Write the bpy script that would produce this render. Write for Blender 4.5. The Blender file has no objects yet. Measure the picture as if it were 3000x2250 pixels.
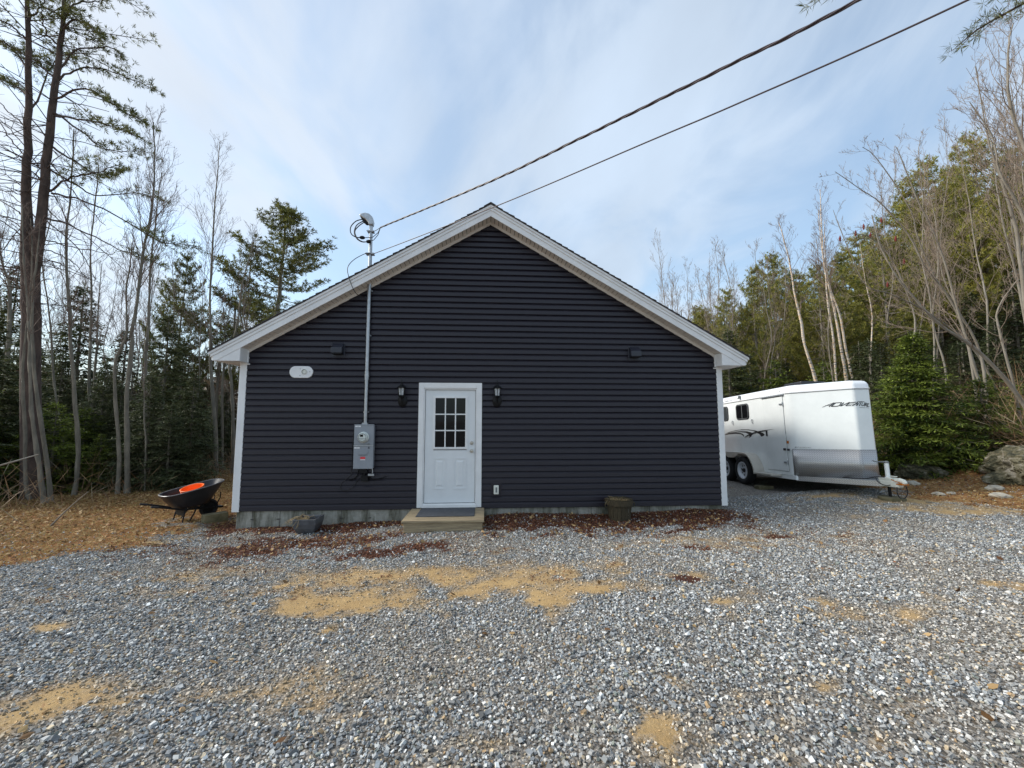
import bpy, math, random
import numpy as np
from mathutils import Vector, Matrix, Euler
D=bpy.data
SC=bpy.context.scene
COL=SC.collection
PI=math.pi
rad=math.radians
# ------------------------------------------------------------------ helpers
def tag(o,label=None,cat=None,group=None,kind=None):
    if label: o['label']=label
    if cat: o['category']=cat
    if group: o['group']=group
    if kind: o['kind']=kind
    return o
def thing(name,label,cat,loc=(0,0,0),rot=(0,0,0),group=None):
    o=D.objects.new(name,None); COL.objects.link(o); o.location=loc; o.rotation_euler=rot
    o.empty_display_size=.2
    return tag(o,label,cat,group)
def worigin(o):
    v=Vector((0,0,0))
    while o is not None: v=v+Vector(o.location); o=o.parent
    return v
def linkmesh(name,me,mats,parent=None,smooth=False,bevel=0,seg=1):
    if not isinstance(mats,(list,tuple)): mats=[mats]
    for m in mats: me.materials.append(m)
    o=D.objects.new(name,me); COL.objects.link(o)
    if parent: o.parent=parent
    if smooth:
        me.polygons.foreach_set('use_smooth',np.ones(len(me.polygons),bool))
        try: me.set_sharp_from_angle(angle=rad(40))
        except Exception: pass
    if bevel:
        b=o.modifiers.new('bevel','BEVEL'); b.width=bevel; b.segments=seg; b.limit_method='ANGLE'; b.angle_limit=rad(35)
    return o
class MB:
    def __init__(s): s.v=[]; s.f=[]; s.m=[]
    def add(s,vs,fs,mi=0):
        n=len(s.v); s.v+= [tuple(v) for v in vs]; s.f+=[tuple(i+n for i in f) for f in fs]; s.m+=[mi]*len(fs); return s
    def box(s,x0,x1,y0,y1,z0,z1,mi=0,M=None):
        vs=[Vector(p) for p in ((x0,y0,z0),(x1,y0,z0),(x1,y1,z0),(x0,y1,z0),(x0,y0,z1),(x1,y0,z1),(x1,y1,z1),(x0,y1,z1))]
        if M: vs=[M@v for v in vs]
        return s.add(vs,[(0,3,2,1),(4,5,6,7),(0,1,5,4),(1,2,6,5),(2,3,7,6),(3,0,4,7)],mi)
    def prismY(s,poly,y0,y1,mi=0):
        n=len(poly); a=sum(poly[i][0]*poly[(i+1)%n][1]-poly[(i+1)%n][0]*poly[i][1] for i in range(n))
        if a<0: poly=poly[::-1]
        vs=[(x,y0,z) for x,z in poly]+[(x,y1,z) for x,z in poly]
        fs=[tuple(range(n)),tuple(range(2*n-1,n-1,-1))]+[(i,i+n,(i+1)%n+n,(i+1)%n) for i in range(n)]
        return s.add(vs,fs,mi)
    def prismX(s,poly,x0,x1,mi=0):
        n=len(poly); a=sum(poly[i][0]*poly[(i+1)%n][1]-poly[(i+1)%n][0]*poly[i][1] for i in range(n))
        if a<0: poly=poly[::-1]
        vs=[(x1,y,z) for y,z in poly]+[(x0,y,z) for y,z in poly]
        fs=[tuple(range(n)),tuple(range(2*n-1,n-1,-1))]+[(i,i+n,(i+1)%n+n,(i+1)%n) for i in range(n)]
        return s.add(vs,fs,mi)
    def prismZ(s,poly,z0,z1,mi=0):
        n=len(poly); a=sum(poly[i][0]*poly[(i+1)%n][1]-poly[(i+1)%n][0]*poly[i][1] for i in range(n))
        if a<0: poly=poly[::-1]
        vs=[(x,y,z1) for x,y in poly]+[(x,y,z0) for x,y in poly]
        fs=[tuple(range(n)),tuple(range(2*n-1,n-1,-1))]+[(i,i+n,(i+1)%n+n,(i+1)%n) for i in range(n)]
        return s.add(vs,fs,mi)
    def tube(s,pts,r,k=8,mi=0,cap=True):
        pts=[Vector(p) for p in pts]; n=len(pts)
        if not isinstance(r,(list,tuple)): r=[r]*n
        ref=None; vs=[]
        for i,p in enumerate(pts):
            t=(pts[min(i+1,n-1)]-pts[max(i-1,0)]).normalized()
            if ref is None:
                ref=Vector((0,0,1)) if abs(t.z)<.9 else Vector((1,0,0))
            a=(ref-t*ref.dot(t)); a=a.normalized() if a.length>1e-6 else t.orthogonal().normalized(); ref=a; b=t.cross(a)
            for j in range(k):
                q=2*PI*j/k; vs.append(p+(a*math.cos(q)+b*math.sin(q))*r[i])
        fs=[(i*k+j,i*k+(j+1)%k,(i+1)*k+(j+1)%k,(i+1)*k+j) for i in range(n-1) for j in range(k)]
        if cap: fs+=[tuple(range(k-1,-1,-1)),tuple((n-1)*k+j for j in range(k))]
        return s.add(vs,fs,mi)
    def lathe(s,prof,c=(0,0,0),axis='Z',k=20,mi=0,closed=False):
        # prof: (r,h) list
        vs=[];n=len(prof);c=Vector(c)
        for r,h in prof:
            for j in range(k):
                q=2*PI*j/k; a,b=r*math.cos(q),r*math.sin(q)
                vs.append(c+Vector((a,b,h) if axis=='Z' else ((a,-h,b) if axis=='Y' else (h,a,b))))
        fs=[(i*k+j,i*k+(j+1)%k,(i+1)*k+(j+1)%k,(i+1)*k+j) for i in range(n-1) for j in range(k)]
        if closed: fs+=[((n-1)*k+j,(n-1)*k+(j+1)%k,(j+1)%k,j) for j in range(k)]
        else:
            if prof[0][0]>1e-4: fs.append(tuple(range(k-1,-1,-1)))
            if prof[-1][0]>1e-4: fs.append(tuple((n-1)*k+j for j in range(k)))
        return s.add(vs,fs,mi)
    def build(s,name,mats,parent=None,smooth=False,bevel=0,seg=1,world=True):
        o=worigin(parent) if (parent is not None and world) else Vector((0,0,0))
        me=D.meshes.new(name); me.from_pydata([(v[0]-o.x,v[1]-o.y,v[2]-o.z) for v in s.v],[],s.f)
        me.polygons.foreach_set('material_index',np.array(s.m,dtype=np.int32))
        import bmesh
        bm=bmesh.new(); bm.from_mesh(me); bmesh.ops.recalc_face_normals(bm,faces=bm.faces); bm.to_mesh(me); bm.free()
        return linkmesh(name,me,mats,parent,smooth,bevel,seg)
def npmesh(name,V,F,attrs=None,smooth=False):
    """V (n,3); F list of int arrays (m,k); attrs name->(n,) floats or (n,3)"""
    me=D.meshes.new(name); me.vertices.add(len(V)); me.vertices.foreach_set('co',np.asarray(V,dtype=np.float32).ravel())
    F=[f for f in F if len(f)]
    li=np.concatenate([f.ravel() for f in F]).astype(np.int32); tot=np.concatenate([np.full(len(f),f.shape[1]) for f in F]).astype(np.int32)
    st=np.concatenate([[0],np.cumsum(tot)[:-1]]).astype(np.int32)
    me.loops.add(len(li)); me.loops.foreach_set('vertex_index',li)
    me.polygons.add(len(tot)); me.polygons.foreach_set('loop_start',st)
    try: me.polygons.foreach_set('loop_total',tot)
    except Exception: pass
    me.polygons.foreach_set('use_smooth',np.full(len(tot),smooth))
    for k,a in (attrs or {}).items():
        a=np.asarray(a,dtype=np.float32)
        if a.ndim==1: at=me.attributes.new(k,'FLOAT','POINT'); at.data.foreach_set('value',a)
        else:
            at=me.attributes.new(k,'FLOAT_COLOR','POINT'); c=np.ones((len(a),4),np.float32); c[:,:3]=a; at.data.foreach_set('color',c.ravel())
    me.update(calc_edges=True)
    return me
def norm(a): return a/np.maximum(np.linalg.norm(a,axis=-1,keepdims=True),1e-9)
class TB:
    """collects tubes and leaf blades in numpy"""
    def __init__(s): s.V=[]; s.F=[]; s.n=0; s.A=[]; s.T=[]
    def tube(s,P,R,k=4,v=.5):
        P=np.asarray(P,float); n=len(P); t=norm(np.gradient(P,axis=0))
        ref=np.array([0,0,1.]) if abs(t[0,2])<.8 else np.array([1.,0,0])
        a=norm(ref-t*(t@ref)[:,None]); b=np.cross(t,a); q=np.arange(k)*2*PI/k
        R=np.asarray(R,float)*np.ones(n)
        V=P[:,None,:]+R[:,None,None]*(a[:,None,:]*np.cos(q)[None,:,None]+b[:,None,:]*np.sin(q)[None,:,None])
        i=np.arange(n-1)[:,None]*k; j=np.arange(k)[None,:]; j2=(j+1)%k
        F=np.stack([i+j,i+j2,i+k+j2,i+k+j],-1).reshape(-1,4)+s.n
        s.V.append(V.reshape(-1,3)); s.F.append(F); s.A.append(np.full(n*k,v)); s.n+=n*k
    def blades(s,C,Dr,L,W,v,up=None,rng=None):
        C=np.asarray(C,float); m=len(C)
        if m==0: return
        Dr=norm(np.asarray(Dr,float)); rnd=rng.normal(size=(m,3)) if up is None else np.asarray(up)+rng.normal(size=(m,3))*.35
        sd=norm(np.cross(Dr,rnd)); L=np.asarray(L)*np.ones(m); W=np.asarray(W)*np.ones(m)
        Q=np.stack([C,C+Dr*(L*.45)[:,None]+sd*(W*.5)[:,None],C+Dr*L[:,None],C+Dr*(L*.45)[:,None]-sd*(W*.5)[:,None]],1)
        F=np.arange(m*4).reshape(m,4)+s.n
        s.V.append(Q.reshape(-1,3)); s.F.append(F); s.A.append(np.repeat(np.asarray(v)*np.ones(m),4)); s.n+=4*m
    def mesh(s,name,smooth=False):
        return npmesh(name,np.concatenate(s.V),[np.concatenate(s.F)],{'v':np.concatenate(s.A)},smooth)
def catmull(P,n):
    P=np.asarray(P,float); m=len(P)
    if m<3: t=np.linspace(0,1,n)[:,None]; return P[0]*(1-t)+P[-1]*t
    E=np.vstack([2*P[0]-P[1],P,2*P[-1]-P[-2]]); u=np.linspace(0,m-1-1e-6,n); i=u.astype(int); t=(u-i)[:,None]
    a,b,c,d=E[i],E[i+1],E[i+2],E[i+3]
    return .5*((2*b)+(c-a)*t+(2*a-5*b+4*c-d)*t**2+(3*b-a-3*c+d)*t**3)
# value noise
_rs=np.random.RandomState(3); _tab=_rs.rand(256,256)
def vnoise(x,y,f=1.0,o=0):
    x=np.asarray(x)*f+17.3*o+500; y=np.asarray(y)*f+9.1*o+500
    xi=np.floor(x).astype(int); yi=np.floor(y).astype(int); fx=x-xi; fy=y-yi; fx=fx*fx*(3-2*fx); fy=fy*fy*(3-2*fy)
    g=lambda a,b:_tab[a%256,b%256]
    return (g(xi,yi)*(1-fx)+g(xi+1,yi)*fx)*(1-fy)+(g(xi,yi+1)*(1-fx)+g(xi+1,yi+1)*fx)*fy
def fbm(x,y,f=1.0,o=0,n=4):
    r=0;a=.5;t=0
    for i in range(n): r=r+a*vnoise(x,y,f*2**i,o+i); t+=a; a*=.55
    return r/t
def sstep(a,b,x): t=np.clip((x-a)/(b-a),0,1); return t*t*(3-2*t)
# ------------------------------------------------------------------ materials
def nmat(name):
    m=D.materials.new(name); m.use_nodes=True; nt=m.node_tree; return m,nt,nt.nodes,nt.links,nt.nodes['Principled BSDF']
def mat(name,col,rough=.6,metal=0,var=.12,vscale=6,bump=0,bscale=60,spec=.5,col2=None,stretch=None,coat=0,lo=.35,hi=.65):
    """noise-varied principled material"""
    m,nt,N,L,B=nmat(name)
    B.inputs['Roughness'].default_value=rough; B.inputs['Metallic'].default_value=metal; B.inputs['Specular IOR Level'].default_value=spec
    if coat: B.inputs['Coat Weight'].default_value=coat; B.inputs['Coat Roughness'].default_value=.08
    tc=N.new('ShaderNodeTexCoord'); mp=N.new('ShaderNodeMapping'); L.new(tc.outputs['Object'],mp.inputs[0])
    if stretch: mp.inputs['Scale'].default_value=stretch
    nz=N.new('ShaderNodeTexNoise'); nz.inputs['Scale'].default_value=vscale; nz.inputs['Detail'].default_value=8; nz.inputs['Roughness'].default_value=.65
    L.new(mp.outputs[0],nz.inputs['Vector'])
    r=N.new('ShaderNodeValToRGB'); r.color_ramp.elements[0].position=lo; r.color_ramp.elements[1].position=hi
    c=np.array(col,float); c2=np.array(col2,float) if col2 else c*(1-var)
    c1=c if col2 else c*(1+var)
    r.color_ramp.elements[0].color=(*c2,1); r.color_ramp.elements[1].color=(*np.clip(c1,0,1),1)
    L.new(nz.outputs['Fac'],r.inputs[0]); L.new(r.outputs[0],B.inputs['Base Color'])
    rr=N.new('ShaderNodeMapRange'); rr.inputs['To Min'].default_value=max(0,rough-.08); rr.inputs['To Max'].default_value=min(1,rough+.08)
    L.new(nz.outputs['Fac'],rr.inputs[0]); L.new(rr.outputs[0],B.inputs['Roughness'])
    if bump:
        n2=N.new('ShaderNodeTexNoise'); n2.inputs['Scale'].default_value=bscale; n2.inputs['Detail'].default_value=6
        L.new(mp.outputs[0],n2.inputs['Vector']); b=N.new('ShaderNodeBump'); b.inputs['Strength'].default_value=1; b.inputs['Distance'].default_value=bump
        L.new(n2.outputs['Fac'],b.inputs['Height']); L.new(b.outputs[0],B.inputs['Normal'])
    return m
def leafmat(name,c1,c2,c3=None,trans=.3,rough=.6):
    m,nt,N,L,B=nmat(name)
    a=N.new('ShaderNodeAttribute'); a.attribute_name='v'; r=N.new('ShaderNodeValToRGB')
    r.color_ramp.elements[0].color=(*c1,1); r.color_ramp.elements[1].color=(*c2,1)
    if c3: e=r.color_ramp.elements.new(.93); e.color=(*c3,1); r.color_ramp.elements[1].position=.85 if r.color_ramp.elements[1].position<.9 else .85
    oi=N.new('ShaderNodeObjectInfo'); md=N.new('ShaderNodeMath'); md.operation='MULTIPLY_ADD'; md.inputs[1].default_value=.25; L.new(oi.outputs['Random'],md.inputs[0])
    sb=N.new('ShaderNodeMath'); sb.operation='SUBTRACT'; sb.inputs[1].default_value=.12; L.new(a.outputs['Fac'],md.inputs[2]); L.new(md.outputs[0],sb.inputs[0])
    L.new(sb.outputs[0],r.inputs[0]); L.new(r.outputs[0],B.inputs['Base Color']); B.inputs['Roughness'].default_value=rough; B.inputs['Specular IOR Level'].default_value=.3
    if trans:
        t=N.new('ShaderNodeBsdfTranslucent'); L.new(r.outputs[0],t.inputs['Color']); mx=N.new('ShaderNodeMixShader'); mx.inputs[0].default_value=trans
        L.new(B.outputs[0],mx.inputs[1]); L.new(t.outputs[0],mx.inputs[2]); L.new(mx.outputs[0],N['Material Output'].inputs[0])
    return m
def colattr(name,rough=.85,attr='col',bump=0):
    m,nt,N,L,B=nmat(name); a=N.new('ShaderNodeAttribute'); a.attribute_name=attr
    nz=N.new('ShaderNodeTexNoise'); nz.inputs['Scale'].default_value=120; nz.inputs['Detail'].default_value=3
    mr=N.new('ShaderNodeMapRange'); mr.inputs['To Min'].default_value=.72; mr.inputs['To Max'].default_value=1.28; L.new(nz.outputs['Fac'],mr.inputs[0])
    mx=N.new('ShaderNodeMix'); mx.data_type='RGBA'; mx.blend_type='MULTIPLY'; mx.inputs[0].default_value=1
    L.new(a.outputs['Color'],mx.inputs[6]); L.new(mr.outputs[0],mx.inputs[7]); L.new(mx.outputs[2],B.inputs['Base Color']); B.inputs['Roughness'].default_value=rough
    B.inputs['Specular IOR Level'].default_value=.3
    return m
M={}
M['siding']=mat('siding',(.0148,.0120,.0195),.40,var=.18,vscale=5,bump=.0015,bscale=9,stretch=(1,6,26),spec=.45)
M['white_trim']=mat('white_trim',(.77,.77,.765),.45,var=.06,vscale=3,bump=.0006,bscale=30)
M['soffit']=mat('soffit',(.72,.67,.61),.55,var=.06,vscale=3)  # white vinyl, warm light put into the beige tint
M['groove']=mat('groove_shadow',(.06,.055,.05),.8)
M['door']=mat('door_paint',(.72,.74,.75),.4,var=.04,vscale=2.5,bump=.0004,bscale=25)
M['glass_dark']=mat('dark_glass',(.006,.006,.007),.06,var=.1,spec=.25)
M['nickel']=mat('satin_nickel',(.5,.47,.42),.3,1)
M['black_metal']=mat('black_metal',(.008,.008,.009),.5,var=.3,spec=.22)
M['black_plastic']=mat('black_plastic',(.018,.018,.022),.38,var=.2,bump=.0005,bscale=80)
M['vent_dark']=mat('vent_dark',(.022,.024,.036),.35,var=.15)
M['lamp_glass']=mat('lamp_glass',(.55,.58,.6),.12,var=.3,vscale=25)
M['galv']=mat('galvanised',(.42,.44,.46),.42,.85,var=.16,vscale=14)
M['grey_paint']=mat('grey_enamel',(.26,.28,.31),.42,var=.06)
M['meter_white']=mat('meter_white',(.62,.66,.62),.3,var=.05)
M['red_label']=mat('red_label',(.75,.05,.06),.5)
M['label_white']=mat('label_white',(.75,.75,.75),.5,var=.03)
M['rubber']=mat('rubber',(.016,.016,.017),.8,var=.25,bump=.001,bscale=60)
M['mat_rubber']=mat('mat_rubber',(.055,.06,.07),.85,var=.25,vscale=20,bump=.002,bscale=150)
M['deck']=mat('deck_wood',(.42,.33,.20),.75,vscale=3,bump=.003,bscale=22,stretch=(1,18,18),col2=(.19,.145,.09))
M['barrel']=mat('barrel_wood',(.075,.055,.028),.85,vscale=5,bump=.003,bscale=18,stretch=(14,14,1.4),col2=(.03,.025,.013))
M['old_wood']=mat('old_wood',(.19,.16,.09),.85,vscale=6,bump=.003,bscale=20,col2=(.07,.065,.03))
M['trailer_white']=mat('trailer_white',(.80,.83,.82),.22,var=.045,vscale=2.2,coat=.5)
M['fiberglass']=mat('fibreglass_white',(.84,.86,.88),.28,var=.02,vscale=1.2,coat=.3)
M['decal']=mat('decal_black',(.012,.012,.014),.35,var=.1)
M['seam']=mat('seam_grey',(.16,.17,.17),.6)
M['amber']=mat('amber_lens',(.55,.16,.01),.25)
M['orange']=mat('orange_plastic',(.95,.16,.012),.42,var=.05)
M['fender']=mat('fender_alu',(.55,.52,.46),.45,.35,var=.08)
M['wheel_white']=mat('wheel_white',(.75,.78,.82),.35,var=.04)
M['cream']=mat('cream_paint',(.72,.72,.64),.45,var=.06)
M['planter']=mat('planter_glaze',(.085,.088,.095),.4,var=.22,vscale=9,bump=.001,bscale=40)
M['soil']=mat('soil',(.04,.028,.018),.95,var=.4,vscale=20,bump=.01,bscale=50)
M['straw']=leafmat('dry_stems',(.22,.15,.07),(.42,.32,.17),trans=.1)
M['shingle']=mat('shingles',(.06,.055,.055),.9,var=.4,vscale=40,bump=.003,bscale=120)
M['bark_grey']=mat('bark_grey',(.25,.225,.175),.9,vscale=9,bump=.02,bscale=22,stretch=(1,1,.3),col2=(.13,.12,.095))
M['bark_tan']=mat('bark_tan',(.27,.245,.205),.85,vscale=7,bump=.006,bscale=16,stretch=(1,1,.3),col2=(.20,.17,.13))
M['twig']=mat('twig_brown',(.17,.12,.095),.85,var=.3,vscale=4)
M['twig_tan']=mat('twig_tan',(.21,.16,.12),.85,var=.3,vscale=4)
M['bark_pine']=mat('bark_pine',(.12,.085,.068),.95,vscale=9,bump=.02,bscale=14,stretch=(1,1,.35),col2=(.045,.034,.03))
M['needle_pine']=leafmat('pine_needles',(.025,.045,.012),(.085,.12,.028),(.19,.19,.05),trans=.3)
M['needle_pine_lit']=leafmat('sunlit_pine_needles',(.06,.09,.016),(.22,.25,.045),(.40,.36,.08),trans=.3)  # right bank pines: sunlight put into a paler, yellower needle colour
M['needle_spruce']=leafmat('spruce_needles',(.014,.030,.011),(.06,.09,.03),(.16,.18,.08),trans=.2)
M['needle_hemlock']=leafmat('hemlock_needles',(.018,.042,.010),(.085,.14,.026),(.28,.34,.055),trans=.35)
M['brown_leaf']=leafmat('brown_leaves',(.11,.05,.02),(.32,.16,.06),(.5,.34,.16),trans=.2,rough=.7)
M['cable']=mat('cable_black',(.02,.018,.02),.55)
M['cable_steel']=mat('cable_brown',(.075,.055,.06),.5)
M['sumac']=mat('sumac_red',(.14,.02,.015),.9,var=.3,vscale=30)
def birch():
    m,nt,N,L,B=nmat('birch_bark'); tc=N.new('ShaderNodeTexCoord'); mp=N.new('ShaderNodeMapping'); mp.inputs['Scale'].default_value=(2,2,14); L.new(tc.outputs['Object'],mp.inputs[0])
    nz=N.new('ShaderNodeTexNoise'); nz.inputs['Scale'].default_value=2.2; nz.inputs['Detail'].default_value=5; L.new(mp.outputs[0],nz.inputs['Vector'])
    r=N.new('ShaderNodeValToRGB'); e=r.color_ramp.elements; e[0].position=.36; e[0].color=(.05,.035,.03,1); e[1].position=.46; e[1].color=(.62,.58,.52,1); x=e.new(.62); x.color=(.62,.42,.24,1)
    L.new(nz.outputs['Fac'],r.inputs[0]); L.new(r.outputs[0],B.inputs['Base Color']); B.inputs['Roughness'].default_value=.7; return m
M['birch']=birch()
def concrete():
    m,nt,N,L,B=nmat('stained_concrete'); tc=N.new('ShaderNodeTexCoord')
    def nz(sc,st,det=8):
        mp=N.new('ShaderNodeMapping'); mp.inputs['Scale'].default_value=st; L.new(tc.outputs['Object'],mp.inputs[0]); n=N.new('ShaderNodeTexNoise'); n.inputs['Scale'].default_value=sc; n.inputs['Detail'].default_value=det; n.inputs['Roughness'].default_value=.7; L.new(mp.outputs[0],n.inputs['Vector']); return n
    a=nz(2.2,(2.2,1,.45)); b=nz(12,(1,1,1))
    r=N.new('ShaderNodeValToRGB'); e=r.color_ramp.elements; e[0].position=.38; e[0].color=(.13,.125,.09,1); e[1].position=.56; e[1].color=(.40,.39,.34,1)
    L.new(a.outputs['Fac'],r.inputs[0]); r2=N.new('ShaderNodeValToRGB'); r2.color_ramp.elements[0].position=.3; r2.color_ramp.elements[1].position=.7; r2.color_ramp.elements[0].color=(.62,.62,.6,1)
    L.new(b.outputs['Fac'],r2.inputs[0]); mx=N.new('ShaderNodeMix'); mx.data_type='RGBA'; mx.blend_type='MULTIPLY'; mx.inputs[0].default_value=1
    L.new(r.outputs[0],mx.inputs[6]); L.new(r2.outputs[0],mx.inputs[7]); L.new(mx.outputs[2],B.inputs['Base Color']); B.inputs['Roughness'].default_value=.9
    bp=N.new('ShaderNodeBump'); bp.inputs['Distance'].default_value=.004; L.new(b.outputs['Fac'],bp.inputs['Height']); L.new(bp.outputs[0],B.inputs['Normal']); return m
M['concrete']=concrete()
def diamond():
    m,nt,N,L,B=nmat('diamond_plate'); uv=N.new('ShaderNodeUVMap'); uv.uv_map='UVMap'; mp=N.new('ShaderNodeMapping'); mp.inputs['Rotation'].default_value=(0,0,rad(45)); mp.inputs['Scale'].default_value=(1,1,1)
    L.new(uv.outputs[0],mp.inputs[0]); br=N.new('ShaderNodeTexBrick'); br.offset=.5; br.inputs['Scale'].default_value=12; br.inputs['Mortar Size'].default_value=.05; br.inputs['Mortar Smooth'].default_value=.6
    br.inputs['Brick Width'].default_value=.75; br.inputs['Row Height'].default_value=.36; br.inputs['Color1'].default_value=(1,1,1,1); br.inputs['Color2'].default_value=(.8,.8,.8,1); br.inputs['Mortar'].default_value=(0,0,0,1)
    L.new(mp.outputs[0],br.inputs['Vector']); b=N.new('ShaderNodeBump'); b.inputs['Distance'].default_value=.004; b.inputs['Strength'].default_value=.6; L.new(br.outputs['Color'],b.inputs['Height']); L.new(b.outputs[0],B.inputs['Normal'])
    mr=N.new('ShaderNodeMix'); mr.data_type='RGBA'; mr.inputs[6].default_value=(.50,.49,.48,1); mr.inputs[7].default_value=(.27,.265,.26,1); L.new(br.outputs['Fac'],mr.inputs[0]); L.new(mr.outputs[2],B.inputs['Base Color'])
    nz=N.new('ShaderNodeTexNoise'); nz.inputs['Scale'].default_value=3; nz.inputs['Detail'].default_value=5; q=N.new('ShaderNodeMapRange'); q.inputs['To Min'].default_value=.25; q.inputs['To Max'].default_value=.5; L.new(nz.outputs['Fac'],q.inputs[0]); L.new(q.outputs[0],B.inputs['Roughness'])
    B.inputs['Metallic'].default_value=.85; return m
M['diamond']=diamond()
SUN=2.3; EXPO=0.85; CLOUD_BASE=4.05; CLOUD_GLOW=.5
CP=[(0.64,-7.6,-.14),(-4,-6,-.2),(6,-6,-.1),(12,-5,.0),(0,-1,-.25),(-3.7,0,-.45),(-2.3,-.3,-.43),(-1.2,0,-.36),(1.2,-.6,-.24),(3,0,-.29),(5.12,0,-.26),(8.3,-.2,-.01),(7.4,2.7,-.17),(8.2,6,-.38),(-4.7,.5,-.34),(-6.8,-.3,-.32),(-6,4,-.28),(11,0,.06),(12.6,2.6,.08),(-12,6,-.5),(-20,15,-.6),(0,18,-.7),(8,13,-.6),(14,11,.2),(20,5,1.2),(17,-2,.8),(0,-14,-.1),(-12,-4,-.35),(12,-9,.1),(3,-3.5,-.17),(-2,-3.5,-.27),(-5.5,-2.5,-.3),(8,-3,-.06),(26,14,2.2),(-30,30,-.6),(10,35,-.6),(35,0,2.5)]
PT1=[(-9.86,2.83,-0.81),(-9.88,2.68,0.92),(-9.9,2.55,2.5),(-9.91,2.41,4.08),(-9.94,2.34,4.95),(-10.0,2.28,5.66),(-10.03,2.18,6.77),(-10.02,2.11,7.64),(-9.99,2.0,8.82),(-10.02,1.87,10.4),(-10.05,1.79,11.35),(-10.09,1.62,13.24)]
PT2=[(-9.85,2.36,4.64),(-9.79,2.31,5.19),(-9.72,2.25,5.82),(-9.65,2.19,6.45),(-9.59,2.11,7.24),(-9.53,2.06,7.79),(-9.45,1.99,8.58),(-9.35,1.91,9.37),(-9.26,1.84,10.16),(-9.2,1.78,10.8),(-9.17,1.7,11.67),(-9.1,1.58,13.01)]
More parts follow.
